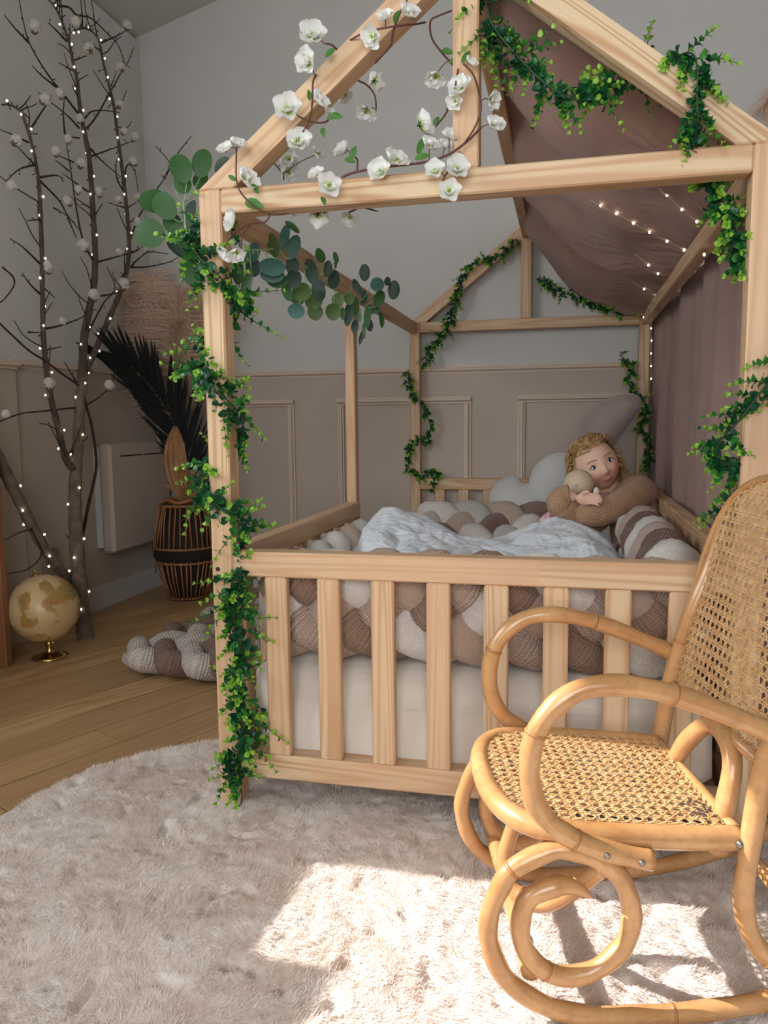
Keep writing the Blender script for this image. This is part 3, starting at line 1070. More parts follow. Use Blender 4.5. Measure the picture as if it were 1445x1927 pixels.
def duvet_pt(u, v):
    x = lerp(0.075, 0.875, u); y = lerp(0.20, 1.17 - 0.10 * math.sin(u * 3.1), v)
    e = min(u, 1 - u, v, 1 - v)
    k = min(1.0, e / 0.10)
    k = math.sqrt(max(0.0, 1 - (1 - k) ** 2))
    z0 = 0.298
    z = z0 + (duvet_z(x, y) - z0) * k
    x += 0.01 * noise.noise(Vector((v * 9, 1, 0))); y += 0.012 * noise.noise(Vector((u * 9, 5, 0)))
    return Vector((x, y, z))


dv = MB()
dv.grid(duvet_pt, 260, 260)
duvet = dv.build('duvet', DUVET, None)
sm = duvet.modifiers.new('thickness', 'SOLIDIFY'); sm.thickness = 0.008; sm.offset = -1
tag(duvet, 'rumpled white muslin duvet spread over the bed', 'duvet')

# ------------------------------------------------------------------ cushions
C_WHITE = fabric('white_cushion', (222, 220, 216), (212, 210, 206), fur=0.35, sheen=0.3)
C_MOON = fabric('mauve_velour', (178, 158, 150), (168, 147, 139), fur=0.3, sheen=0.5)


def cushion(name, label, c, r, R, mat, fn=None):
    b = MB(); b.ball(c, r, 40, 24, R, 0, fn)
    o = b.build(name, mat, None)
    return tag(o, label, 'cushion')


Rx = Matrix.Rotation(math.radians(-14), 3, 'X')
o = cushion('round_cushion', 'large round white cushion leaning on the headboard beside the child', (0.672, 1.78, 0.53), (0.128, 0.055, 0.128), Rx, C_WHITE)
pz = MB(); pz.tube([Vector((0.672, 1.78, 0.53)) + Rx @ Vector((0.127 * math.cos(a), 0, 0.127 * math.sin(a))) for a in [k * 2 * math.pi / 48 for k in range(48)]], 0.0035, 6, closed=True)
pz.build('piping', C_WHITE, o)
heart = lambda d: 1.0 - 0.30 * math.exp(-((d.x) / 0.28) ** 2) * max(0, d.z)
o = cushion('heart_cushion', 'small white heart-shaped cushion on the head end of the bed', (0.495, 1.78, 0.465), (0.115, 0.05, 0.105), Matrix.Rotation(math.radians(-30), 3, 'X') @ Matrix.Rotation(math.radians(20), 3, 'Y'), C_WHITE, heart)
pz = MB(); pz.tube([Vector((0.495, 1.78, 0.465)) + Matrix.Rotation(math.radians(-30), 3, 'X') @ Matrix.Rotation(math.radians(20), 3, 'Y') @ Vector((0.114 * math.cos(a), 0, 0.104 * math.sin(a) * (1 - 0.3 * math.exp(-(math.cos(a) / .28) ** 2) * max(0, math.sin(a))))) for a in [k * 2 * math.pi / 48 for k in range(48)]], 0.0035, 6, closed=True)
pz.build('piping', C_WHITE, o)
cushion('flat_pillow', 'flat white pillow under the child and cushions', (0.68, 1.63, 0.345), (0.24, 0.16, 0.055), None, C_WHITE, lambda d: (abs(d.x) ** 4 + abs(d.y) ** 4 + abs(d.z) ** 4) ** -0.25 if True else 1)
# crescent moon
mcn = [at(1209, 762, 1, 1.74), at(1190, 762, 1, 1.75), at(1168, 772, 1, 1.76), at(1143, 792, 1, 1.77), at(1125, 818, 1, 1.78), at(1117, 848, 1, 1.78), at(1120, 885, 1, 1.78), at(1132, 920, 1, 1.77), at(1170, 942, 1, 1.76)]
mcc = cr(mcn, 6)
mr = [max(0.006, 0.078 * math.sin(math.pi * (k + 2.6) / (len(mcc) + 3.2)) ** 0.75) for k in range(len(mcc))]
mr[0:5] = [0.006, 0.019, 0.027, 0.033, 0.037]
b = MB(); b.tube(mcc, mr, 20)
moon = b.build('moon_cushion', C_MOON, None)
tag(moon, 'mauve crescent-moon cushion standing behind the child', 'cushion')

# ------------------------------------------------------------------ muslin canopy over the right roof slope
CANOPY = fabric('mauve_muslin', (162, 128, 113), (152, 118, 104), crinkle=0.35, sheen=0.15)
CURTAIN = fabric('mauve_muslin_curtain', (170, 140, 132), (160, 130, 122), crinkle=0.35, sheen=0.15)
canopy = thing('canopy', (1.03, 1.0, 0), 'dusty mauve muslin canopy draped over the right roof side and hanging as a curtain', 'canopy')


def slope_pt(u, v):
    """u from ridge to eave, v from front to head end"""
    y = lerp(0.085, 2.03, v)
    x = lerp(0.50, 1.045, u)
    z = H_ + SL * (BW - x) + 0.012
    scal = abs(math.sin(v * math.pi * 2.5 + 0.6))
    sag = (0.22 + 0.78 * min(1.0, v / 0.3)) * math.sin(min(1.0, u * 1.0) * math.pi) ** 0.8 * (0.045 + 0.085 * scal * (0.4 + 0.6 * v) + 0.02 * noise.noise(Vector((v * 6, u * 3, 1))))
    sag += 0.024 * math.sin(v * 30 + 5 * u + 3 * noise.noise(Vector((u * 3, v * 5, 2)))) * math.sin(u * math.pi) * 0.6
    dx = -0.35 * sag
    edge = (1 - u) ** 6
    z -= 0.05 * edge * (1 + noise.noise(Vector((v * 5, 3, 0))))
    x += dx + edge * 0.014 * noise.noise(Vector((v * 8, 9, 0)))
    z -= sag + 0.006 * noise.noise(Vector((v * 110 + 4 * noise.noise(Vector((u * 6, v * 9, 0))), u * 7, 4.0)))
    if u > 0.93: z = max(z, H_ + 0.014)
    return Vector((x, y, z))


b = MB(); b.grid(slope_pt, 80, 420)
drape = b.build('roof_drape', CANOPY, canopy)


def hang_pt(u, v):
    """u front to back, v eave to floor"""
    y = lerp(0.07, 2.078, u)
    z = lerp(H_ + 0.004, 0.02, v)
    fold = math.sin(u * 58 + 2.5 * noise.noise(Vector((u * 6, 0, 0)))) * 0.6 + math.sin(u * 27 + 1.0 + v * 0.8) * 0.8
    amp = 0.010 + 0.012 * min(1, v * 2.5)
    x = 1.045 + amp * fold + 0.010 + 0.006 * noise.noise(Vector((u * 7, v * 4, 0)))
    if u > 0.90: x = lerp(x, 1.028, ((u - 0.90) / 0.10) ** 2)
    return Vector((x, y, z))


b = MB(); b.grid(hang_pt, 220, 40, flip=True)
b.build('side_curtain', CURTAIN, canopy)
# ------------------------------------------------------------------ leaves
def leaf_mesh(name, w, l, cup, tip, mat, fold=0.15, nseg=6, pw=0.75):
    """cupped leaf lying along +x from its stalk at the origin, face up"""
    V, F = [(0, 0, 0)], []
    rows = []
    for i in range(1, nseg):
        t = i / nseg
        ww = w / 2 * (math.sin(math.pi * t ** tip) ** pw)
        x = l * t
        z = -cup * l * (2 * t - 1) ** 2 + cup * l
        b = len(V)
        V += [(x, -ww, z + fold * ww), (x, 0, z), (x, ww, z + fold * ww)]
        rows.append(b)
    e = len(V); V.append((l, 0, -cup * l + cup * l))
    F += [(0, rows[0], rows[0] + 1), (0, rows[0] + 1, rows[0] + 2)]
    for a, b in zip(rows, rows[1:]):
        F += [(a, b, b + 1, a + 1), (a + 1, b + 1, b + 2, a + 2)]
    a = rows[-1]
    F += [(a, e, a + 1), (a + 1, e, a + 2)]
    me = bpy.data.meshes.new(name)
    me.from_pydata(V, [], F); me.materials.append(mat)
    me.polygons.foreach_set('use_smooth', [True] * len(F)); me.update()
    return me


def leaf_mat(name, c1, c2, rough=0.35, tr=0.25):
    t = NT(name)
    oi = t.t.nodes.new('ShaderNodeObjectInfo')
    n = t.noise(t.coord('Object'), 60, 2)
    f = t.math('MULTIPLY', t.math('ADD', oi.outputs['Random'], n), 0.5)
    col = t.mix(f, lin(c1), lin(c2))
    t.base(col); t.set(Roughness=rough)
    b2 = t.n('BsdfTranslucent'); t.l(col, b2.inputs[0])
    mx = t.n('MixShader'); mx.inputs[0].default_value = tr
    out = t.t.nodes['Material Output']
    t.l(t.b.outputs[0], mx.inputs[1]); t.l(b2.outputs[0], mx.inputs[2]); t.l(mx.outputs[0], out.inputs[0])
    return t.m


BOX_D = leaf_mat('boxwood_dark', (16, 70, 44), (28, 92, 52))
BOX_M = leaf_mat('boxwood_mid', (40, 112, 48), (66, 142, 52))
BOX_L = leaf_mat('boxwood_lime', (132, 186, 58), (172, 212, 84))
STEM_G = plain('garland_stem', (34, 66, 36), 0.5)
LV = [leaf_mesh('leaf', 0.0125, 0.0145, 0.16, 1.05, m, 0.25, 6, 0.55) for m in (BOX_D, BOX_M, BOX_L)]
LVB = [leaf_mesh('leaf', 0.0125, 0.0145, 0.16, 1.05, m, 0.25, 4, 0.55) for m in (BOX_D, BOX_M, BOX_L)]


def orient(X, up):
    X = X.normalized()
    Z = up - X * up.dot(X)
    if Z.length < 1e-5: Z = X.orthogonal()
    Z.normalize()
    return Matrix((X, Z.cross(X), Z)).transposed().to_4x4()


def garland(label, path, n_sprigs, seed, spread=0.05, slen=(0.045, 0.085), leaf=1.0, grav=0.35, wrap=None, cat='garland', group='boxwood garlands', detail=True, maxobj=300, away=None):
    """boxwood garland: a wire stem, side sprigs with opposite leaf pairs"""
    r = random.Random(seed)
    C_ = cr(path, 10)
    base = min(C_, key=lambda p: p.z)
    th = thing('boxwood_garland', (base.x, base.y, base.z), label, cat, group)
    b = MB(); b.tube(C_, 0.0017, 6)
    b.build('stem', STEM_G, th)
    tw = MB()
    leaves = []
    m = len(C_)
    for k in range(n_sprigs):
        f = (k + r.random()) / n_sprigs * (m - 1)
        i = min(int(f), m - 2)
        p = C_[i].lerp(C_[i + 1], f - i)
        T = (C_[min(i + 1, m - 1)] - C_[max(i - 1, 0)]).normalized()
        a = r.random() * 2 * math.pi
        N = T.orthogonal().normalized(); B = T.cross(N)
        out = N * math.cos(a) + B * math.sin(a)
        if away is not None and out.dot(away) < -0.1: out = out - away * (out.dot(away)) * 1.3
        d = (out * (0.8 + 0.5 * r.random()) + T * (0.9 * r.random() + 0.1)).normalized()
        L = r.uniform(*slen)
        pts = [p]
        q = p.copy()
        dd = d.copy()
        for s in range(5):
            dd = (dd + Vector((r.gauss(0, .12), r.gauss(0, .12), -grav * 0.22 + r.gauss(0, .1)))).normalized()
            q = q + dd * L / 5; pts.append(q.copy())
        tw.tube(pts, [0.0009, 0.0009, 0.0008, 0.0007, 0.0006, 0.0004], 4)
        npair = 6
        for s in range(npair):
            t = (s + 0.5) / npair * 5
            i2 = min(int(t), 4)
            c = pts[i2].lerp(pts[i2 + 1], t - i2)
            ax = (pts[i2 + 1] - pts[i2]).normalized()
            sd = ax.orthogonal().normalized()
            rot = Quaternion(ax, (s % 2) * math.pi / 2 + r.random() * 0.9 + k)
            sd = rot @ sd
            size = leaf * (1.12 - 0.11 * s) * r.uniform(0.85, 1.2)
            for sg in (1, -1):
                X = (sd * sg + ax * (0.45 + 0.12 * s) + Vector((r.gauss(0, .15), r.gauss(0, .15), r.gauss(0, .15)))).normalized()
                up = (ax * 1.0 - sd * sg * 0.5 + Vector((0, 0, 0.4))).normalized()
                kind = 2 if s >= 4 or (s == 3 and r.random() < 0.5) else (1 if s >= 2 or r.random() < 0.25 else 0)
                if r.random() < 0.12: kind = r.choice((0, 1, 2))
                M = orient(X, up); M.translation = c
                leaves.append((M @ Matrix.Diagonal((size, size, size, 1)), kind, size))
    tw.build('sprig', STEM_G, th)['kind'] = 'stuff'
    def near(x): return -x[2] / max(0.3, (x[0].translation - CAM).length)
    leaves.sort(key=near)
    nobj = min(maxobj, len(leaves))
    for M, kind, s in leaves[:nobj]:
        put('leaf', LV[kind], M, th)
    rest = leaves[nobj:]
    if rest:
        fb = MB()
        for M, kind, s in rest:
            me = LVB[kind]
            fb.add([M @ v.co for v in me.vertices], [tuple(p.vertices) for p in me.polygons], None, kind)
        o = fb.build('foliage', [BOX_D, BOX_M, BOX_L], th)
        o['kind'] = 'stuff'
    return th


def A(x, y, yy): return at(x, y, 1, yy)


# garland wound down the front left post
wp = []
for k in range(0, 47):
    t = k / 46
    z = lerp(1.235, 0.06, t)
    turns = 5.2
    a = t * turns * 2 * math.pi + 0.4
    if t < 0.62:
        rx, ry = 0.040, 0.042
        cxx = 0.0226
        wp.append(Vector((cxx + rx * math.cos(a), 0.0226 + ry * math.sin(a), z)))
    else:
        u = (t - 0.62) / 0.38
        wp.append(Vector((lerp(0.062, 0.052, u) + 0.010 * math.sin(a * 1.3), -0.018 - 0.006 * math.cos(a), z)))
garland('lush green boxwood garland twisting down the front left bed post', wp, 230, 21, slen=(0.035, 0.11), leaf=1.1, grav=0.1)
lp = MB(); lp.tube(cr([A(452, 1488, -0.024), A(446, 1505, -0.024), A(447, 1516, -0.024), A(453, 1514, -0.024), A(455, 1500, -0.024), A(453, 1484, -0.024)], 5), 0.0014, 6)
lp.build('hanging_loop', STEM_G, bpy.data.objects['boxwood_garland'])
garland('boxwood garland swooping from the front king post along the right rafter', [A(908, -25, .03), A(920, 30, .0), A(935, 60, .0), A(958, 88, .0), A(985, 118, .0), A(1012, 145, .0), A(1045, 170, .0), A(1085, 188, .01), A(1120, 178, .03), A(1160, 160, .07), A(1210, 140, .09), A(1262, 112, .04), A(1300, 100, -.02), A(1312, 130, -.03), A(1312, 180, -.03), A(1312, 225, -.03), A(1308, 268, .0), A(1318, 300, .07)], 105, 22, away=Vector((0, 1, 0)))
garland('short boxwood garland hanging from the right end of the front tie beam', [A(1338, 335, .09), A(1345, 375, .08), A(1362, 400, .07), A(1380, 420, .06), A(1390, 455, .05), A(1394, 500, .05)], 34, 23, slen=(0.03, 0.06))
garland('boxwood garland curling round the front right post above the chair', [A(1475, 660, -.03), A(1448, 715, -.03), A(1420, 752, -.035), A(1392, 790, -.03), A(1365, 818, -.02), A(1350, 840, -.01), A(1354, 862, 0), A(1372, 876, 0.01), A(1392, 890, .02), A(1385, 930, .02), A(1372, 965, .02)], 44, 24, slen=(0.035, 0.07), away=Vector((0, 1, 0)))
garland('boxwood garland winding down the left gable of the headboard and its post', [A(972, 448, 2.02), A(930, 488, 2.02), A(885, 500, 2.01), A(862, 548, 2.01), A(852, 590, 2.01), A(838, 625, 2.02), A(815, 650, 2.02), A(800, 685, 2.02)], 70, 25, slen=(0.03, 0.06), maxobj=160)
garland('boxwood garland spiralling on the lower back left post beside the headboard', [A(768, 695, 2.0), A(770, 725, 2.0), A(788, 755, 2.0), A(808, 795, 2.02), A(805, 825, 2.03), A(780, 835, 2.02), A(768, 855, 2.0), A(772, 885, 2.0), A(795, 895, 2.0), A(822, 888, 2.02), A(812, 920, 2.03)], 66, 26, slen=(0.025, 0.05), maxobj=160)
garland('boxwood garland along the right gable of the headboard under the canopy', [A(1015, 520, 2.0), A(1045, 545, 2.0), A(1085, 560, 1.99), A(1120, 575, 1.99), A(1160, 582, 1.98), A(1200, 580, 1.98)], 46, 27, slen=(0.03, 0.06), maxobj=120)
garland('dark boxwood garland on the back right post behind the moon cushion', [A(1165, 668, 2.0), A(1188, 690, 2.0), A(1182, 720, 2.0), A(1200, 748, 2.0), A(1215, 770, 1.99), A(1208, 800, 1.98), A(1218, 840, 1.98), A(1222, 880, 1.98)], 48, 28, slen=(0.03, 0.06), maxobj=120)

# ------------------------------------------------------------------ eucalyptus garland with big round leaves
EU_D = leaf_mat('eucalyptus_dark', (30, 52, 42), (42, 70, 50), 0.5, 0.12)
EU_G = leaf_mat('eucalyptus_green', (44, 86, 38), (56, 100, 44), 0.5, 0.25)
EU_T = leaf_mat('eucalyptus_teal', (48, 92, 84), (62, 104, 92), 0.5, 0.12)
EU_O = leaf_mat('eucalyptus_olive', (70, 98, 44), (84, 112, 50), 0.5, 0.25)
EM = [EU_D, EU_G, EU_T, EU_O]
EL = [leaf_mesh('leaf', 1.0, 1.08, 0.06, 1.0, m, 0.10, 14, 0.5) for m in EM]
EU_STEM = plain('eucalyptus_stalk', (150, 180, 130), 0.5)


def euca(label, stem, leaves, seed):
    """leaves: (px, py, half width px, half height px, turn deg, kind, y depth)"""
    r = random.Random(seed)
    C_ = cr(stem, 8)
    base = min(C_, key=lambda p: p.z)
    th = thing('eucalyptus_garland', base, label, 'garland', 'eucalyptus garlands')
    b = MB(); b.tube(C_, 0.002, 6)
    b.build('stem', EU_STEM, th)
    for (px, py, hw, hh, turn, kind, yy) in leaves:
        c = at(px, py, 1, yy)
        dist = (c - CAM).dot(CF)
        k = dist / FPX
        w, l = 2.1 * hw * k, 2.1 * hh * k
        a = math.radians(turn)
        X = (CR * math.sin(a) + CU * math.cos(a))
        Zn = (-CF + Vector((r.gauss(0, .22), 0, r.gauss(0, .22)))).normalized()
        M = orient(X, Zn)
        foot = c - M.to_3x3() @ Vector((l * 0.5, 0, 0))
        M.translation = foot
        lf = put('leaf', EL[kind], M @ Matrix.Diagonal((l / 1.08, w, l / 1.08, 1)), th)
        near = min(C_, key=lambda p: (p - foot).length)
        mid = (foot + near) / 2 + Vector((0, 0, -0.006))
        tk = MB(); tk.tube(cr([near, mid, foot], 3), 0.0009, 4)
        me_ = tk.mesh('leaf_stalk', EU_STEM); me_.transform(WM[lf].inverted())
        put('leaf_stalk', me_, WM[lf], lf)
    return th


yl = 0.05
euca('eucalyptus sprays with large round green leaves left of the front left post',
     [A(440, 400, .12), A(400, 430, .09), A(372, 470, .07), A(352, 440, .06), A(345, 380, .05)],
     [(341, 318, 20, 28, -20, 1, .05), (344, 348, 24, 16, 60, 1, .06), (381, 308, 18, 27, 10, 1, .07), (378, 340, 14, 17, 20, 1, .09),
      (289, 381, 25, 27, -60, 1, .05), (311, 388, 21, 28, -35, 1, .04), (283, 440, 26, 28, -70, 1, .05), (360, 403, 18, 26, 10, 0, .08),
      (326, 422, 17, 22, -40, 1, .06), (347, 452, 17, 26, -40, 1, .07), (333, 472, 8, 24, -48, 0, .08), (365, 430, 14, 22, 0, 0, .09),
      (358, 512, 18, 26, 165, 1, .09), (420, 313, 18, 15, -50, 0, .14), (447, 512, 11, 24, 180, 1, .12), (368, 462, 12, 16, 30, 1, .09)], 31)
euca('eucalyptus garland with dark round leaves wound round the left eave beam',
     [A(470, 470, .20), A(500, 470, .24), A(530, 470, .30), A(560, 490, .36), A(600, 520, .48), A(640, 550, .60), A(680, 570, .75), A(700, 590, .85)],
     [(474, 478, 21, 14, -65, 2, .22), (477, 503, 14, 18, 170, 0, .24), (467, 540, 11, 32, 190, 1, .16), (512, 503, 24, 17, 180, 2, .22), (512, 518, 22, 14, 180, 2, .24),
      (513, 462, 11, 24, -15, 3, .27), (536, 447, 9, 24, 12, 2, .28), (553, 465, 12, 23, 15, 2, .29), (550, 428, 6, 17, 130, 1, .28), (550, 500, 15, 13, 90, 0, .33),
      (522, 528, 20, 14, 180, 1, .29), (553, 526, 14, 18, 190, 0, .33), (540, 550, 17, 9, 250, 1, .34), (568, 550, 17, 18, 190, 3, .40), (560, 562, 14, 12, 200, 3, .42),
      (558, 586, 16, 14, 200, 2, .40), (591, 568, 16, 16, 170, 3, .46), (593, 588, 14, 15, 180, 3, .46), (586, 512, 12, 25, 165, 0, .42), (601, 546, 14, 20, 165, 0, .44),
      (617, 506, 15, 8, 95, 0, .46), (628, 527, 18, 11, 100, 0, .50), (603, 482, 20, 9, 70, 1, .44), (632, 485, 11, 5, 75, 1, .48), (632, 494, 12, 3, 95, 1, .48),
      (637, 565, 12, 14, 180, 3, .58), (627, 587, 14, 16, 180, 3, .56), (645, 590, 5, 12, 180, 3, .60), (657, 562, 10, 12, 170, 3, .64), (657, 590, 9, 24, 190, 0, .66),
      (667, 575, 8, 18, 175, 3, .68), (674, 590, 7, 16, 170, 3, .72), (673, 540, 7, 17, 150, 0, .66), (686, 513, 15, 10, 90, 0, .70), (710, 536, 13, 13, 70, 2, .74),
      (729, 530, 9, 6, 95, 0, .76), (741, 546, 17, 11, 95, 0, .78), (713, 562, 10, 16, 20, 1, .76), (693, 595, 7, 22, 185, 1, .76), (668, 615, 7, 13, 185, 0, .72),
      (695, 612, 7, 12, 170, 0, .80), (717, 602, 5, 15, 175, 1, .82), (686, 622, 4, 16, 180, 1, .78), (680, 635, 4, 14, 195, 0, .78), (685, 560, 14, 6, 100, 0, .74), (706, 583, 8, 8, 160, 1, .8)], 32)

# ------------------------------------------------------------------ blossom garlands
PETAL = NT('blossom_petal')
_pv = PETAL.coord('Object')
_ps = PETAL.n('SeparateXYZ'); PETAL.l(_pv, _ps.inputs[0])
_pc = PETAL.mix(PETAL.ramp(_ps.outputs[0], [(0.05, 0.0), (0.42, 1.0)]), lin((196, 214, 120)), lin((244, 243, 240)))
PETAL.base(_pc); PETAL.set(Roughness=0.6)
_b2 = PETAL.n('BsdfTranslucent'); PETAL.l(_pc, _b2.inputs[0])
_mx = PETAL.n('MixShader'); _mx.inputs[0].default_value = 0.3
PETAL.l(PETAL.b.outputs[0], _mx.inputs[1]); PETAL.l(_b2.outputs[0], _mx.inputs[2]); PETAL.l(_mx.outputs[0], PETAL.t.nodes['Material Output'].inputs[0])


def petal_mesh(seed):
    r = random.Random(seed)
    nx, ny = 6, 7
    V, F = [], []
    for i in range(nx + 1):
        t = i / nx
        w = 1.18 * math.sqrt(max(0.0, 1 - ((t - 0.56) / 0.60) ** 2))
        for j in range(ny + 1):
            s = j / ny * 2 - 1
            x = t * (1 - 0.34 * s * s * t) + 0.04 * t * noise.noise(Vector((j * 1.3, seed, 0)))
            z = 0.42 * t * t + 0.22 * s * s * t + 0.10 * t * noise.noise(Vector((i * 0.9, j * 0.9, seed * 3.1)))
            V.append((x, s * w * 0.5, z))
    for i in range(nx):
        for j in range(ny):
            a = i * (ny + 1) + j
            F.append((a, a + ny + 1, a + ny + 2, a + 1))
    me = bpy.data.meshes.new('petal'); me.from_pydata(V, [], F); me.materials.append(PETAL.m)
    me.polygons.foreach_set('use_smooth', [True] * len(F)); me.update()
    return me


PM = [petal_mesh(s) for s in range(4)]
HEART = plain('blossom_centre', (132, 160, 60), 0.6)
CALYX = leaf_mat('calyx_green', (22, 58, 34), (30, 74, 40))
hb = MB(); hb.ball((0, 0, 0.05), (0.13, 0.13, 0.10), 10, 6)
for k in range(10):
    a = k * 0.628; hb.tube([(0.05 * math.cos(a), 0.05 * math.sin(a), 0.1), (0.13 * math.cos(a), 0.13 * math.sin(a), 0.32)], 0.014, 4)
HEART_ME = hb.mesh('blossom', HEART)
cb_ = MB()
for k in range(6):
    a = k * math.pi / 3
    cb_.add([(0.02 * math.cos(a + 1.5), 0.02 * math.sin(a + 1.5), -0.04), (0.22 * math.cos(a - .25), 0.22 * math.sin(a - .25), -0.02), (0.52 * math.cos(a), 0.52 * math.sin(a), 0.06), (0.22 * math.cos(a + .25), 0.22 * math.sin(a + .25), -0.02)], [(0, 1, 2, 3)])
cb_.lathe([(0.03, -0.25), (0.07, -0.08), (0.10, -0.01)], (0, 0, 0), 8)
CALYX_ME = cb_.mesh('calyx', CALYX, False)
TWIG = plain('blossom_twig', (92, 54, 42), 0.6)
BL_LEAF = leaf_mat('blossom_leaf', (64, 118, 44), (84, 140, 54), 0.45)
BL_LM = leaf_mesh('leaf', 0.48, 1.0, 0.10, 0.9, BL_LEAF, 0.25, 9)


def blossom(th, r, px, py, rad_px, yy, face, petals=7):
    """face: (right, up, toward camera) weights of the way the flower looks"""
    c = at(px, py, 1, yy)
    k = (c - CAM).dot(CF) / FPX
    R_ = rad_px * k
    Z = (CR * face[0] + CU * face[1] - CF * face[2]).normalized()
    M = orient(Z.orthogonal(), Z); M.translation = c
    core = put('blossom', HEART_ME, M @ Matrix.Diagonal((R_, R_, R_, 1)), th)
    for i in range(petals):
        inner = i >= 5
        a = i * 2 * math.pi / 5 + (0.6 if inner else 0) + r.gauss(0, .12)
        s = R_ * (0.72 if inner else 1.0) * r.uniform(0.9, 1.1)
        tilt = r.uniform(-0.1, 0.15) - (0.55 if inner else 0.05)
        Mp = M @ Matrix.Rotation(a, 4, 'Z') @ Matrix.Rotation(tilt, 4, 'Y') @ Matrix.Translation((R_ * 0.05, 0, R_ * (0.06 if inner else 0.0)))
        put('petal', PM[r.randrange(4)], Mp @ Matrix.Diagonal((s, s, s, 1)), core)
    put('calyx', CALYX_ME, M @ Matrix.Diagonal((R_, R_, R_, 1)), core)
    return c, core


def blossom_garland(label, stems, flowers, leaves, seed):
    r = random.Random(seed)
    P0 = [[at(x, y, 1, yy) for x, y, yy in s] for s in stems]
    allp = [p for s in P0 for p in s]
    base = min(allp, key=lambda p: p.z)
    th = thing('blossom_garland', base, label, 'garland', 'white blossom garlands')
    dense = []
    for i, s in enumerate(P0):
        C_ = cr(s, 7); dense += C_
        b = MB(); b.tube(C_, [0.0021 if i == 0 else 0.0017] * (len(C_) - 2) + [0.001, 0.0006], 6)
        b.build('twig', TWIG, th)
    for f in flowers:
        c, core = blossom(th, r, *f)
        n = min(dense, key=lambda p: (p - c).length)
        if (n - c).length > 0.004:
            tk = MB(); tk.tube(cr([n, (n + c) / 2 + Vector((0, 0, .004)), c], 3), 0.0009, 5)
            me_ = tk.mesh('flower_stalk', TWIG); me_.transform(WM[core].inverted())
            put('flower_stalk', me_, WM[core], core)
    for (px, py, l_px, turn, yy) in leaves:
        c = at(px, py, 1, yy); k = (c - CAM).dot(CF) / FPX
        a = math.radians(turn)
        M = orient(CR * math.sin(a) + CU * math.cos(a) - CF * 0.2, -CF + Vector((r.gauss(0, .4), 0, r.gauss(0, .4))))
        M.translation = c
        s = l_px * k
        put('leaf', BL_LM, M @ Matrix.Diagonal((s, s, s, 1)), th)
    return th


yf = -0.02
blossom_garland('white blossom garland winding along the left rafter and down to the post corner',
    [[(770, -10, yf), (750, 30, yf), (740, 60, -.02), (735, 85, -.025), (715, 108, -.01), (705, 120, .02)], [(785, 45, .0), (740, 50, -.025), (690, 60, -.02), (660, 75, .0), (648, 85, .04)], [(800, 42, .05), (770, 48, .0)],
     [(605, 132, .05), (590, 150, -.025), (588, 180, -.03), (585, 215, -.03), (575, 240, -.025), (560, 260, .0)], [(640, 100, .02), (625, 85, -.01), (610, 82, -.02)], [(563, 220, -.02), (590, 230, -.03), (615, 228, -.02), (628, 205, .02)],
     [(445, 280, -.03), (444, 320, -.03), (446, 345, -.03), (455, 365, -.03), (480, 390, -.03), (510, 403, -.02), (545, 402, .0)], [(508, 405, -.02), (498, 418, -.02), (470, 422, -.02), (440, 440, -.02), (425, 460, -.02), (412, 490, -.02)], [(470, 424, -.02), (455, 445, -.02), (453, 470, -.02), (450, 485, -.02)],
     [(670, 150, .12), (690, 160, .13), (705, 180, .14), (708, 210, .14)], [(510, 300, .14), (530, 325, .14), (535, 340, .14)]],
    [(768, 27, 21, yf, (.3, .4, .8)), (725, 35, 18, -.03, (-.3, .5, .7)), (702, 68, 22, -.03, (-.5, -.5, .6)), (588, 70, 28, -.02, (0.1, .2, 1)), (580, 118, 25, -.02, (-.4, -.1, .6), 8), (541, 207, 29, -.035, (0, .1, 1)), (600, 192, 20, -.035, (.5, .4, .6)), (560, 270, 26, -.02, (.1, .2, 1)),
     (425, 283, 18, -.03, (-.3, .6, .6)), (450, 274, 17, -.03, (.3, .7, .6)), (463, 340, 24, -.035, (.6, .3, .5)), (440, 416, 24, -.035, (-.7, .1, .5)), (426, 473, 17, -.03, (-.5, -.6, .4)), (445, 475, 17, -.03, (.3, -.7, .4)),
     (704, 152, 19, .13, (.3, .2, -.4)), (690, 208, 20, .14, (-.2, -.7, .2)), (648, 178, 15, .10, (.2, -.7, .4)), (597, 290, 16, .14, (.4, .2, .5)), (545, 300, 20, .15, (0, -.3, .8)), (543, 325, 17, .15, (.3, -.4, .6)), (620, 215, 12, -.01, (.3, .5, .6))],
    [(742, 45, 26, 25, -.02), (612, 108, 24, 55, -.02), (582, 190, 20, -5, -.03), (622, 215, 26, 110, -.02), (615, 225, 24, 70, -.02), (607, 240, 22, 170, -.02), (460, 380, 42, 110, -.02), (445, 340, 18, -60, -.03), (470, 350, 20, 110, -.03), (478, 352, 18, 150, -.03)], 41)
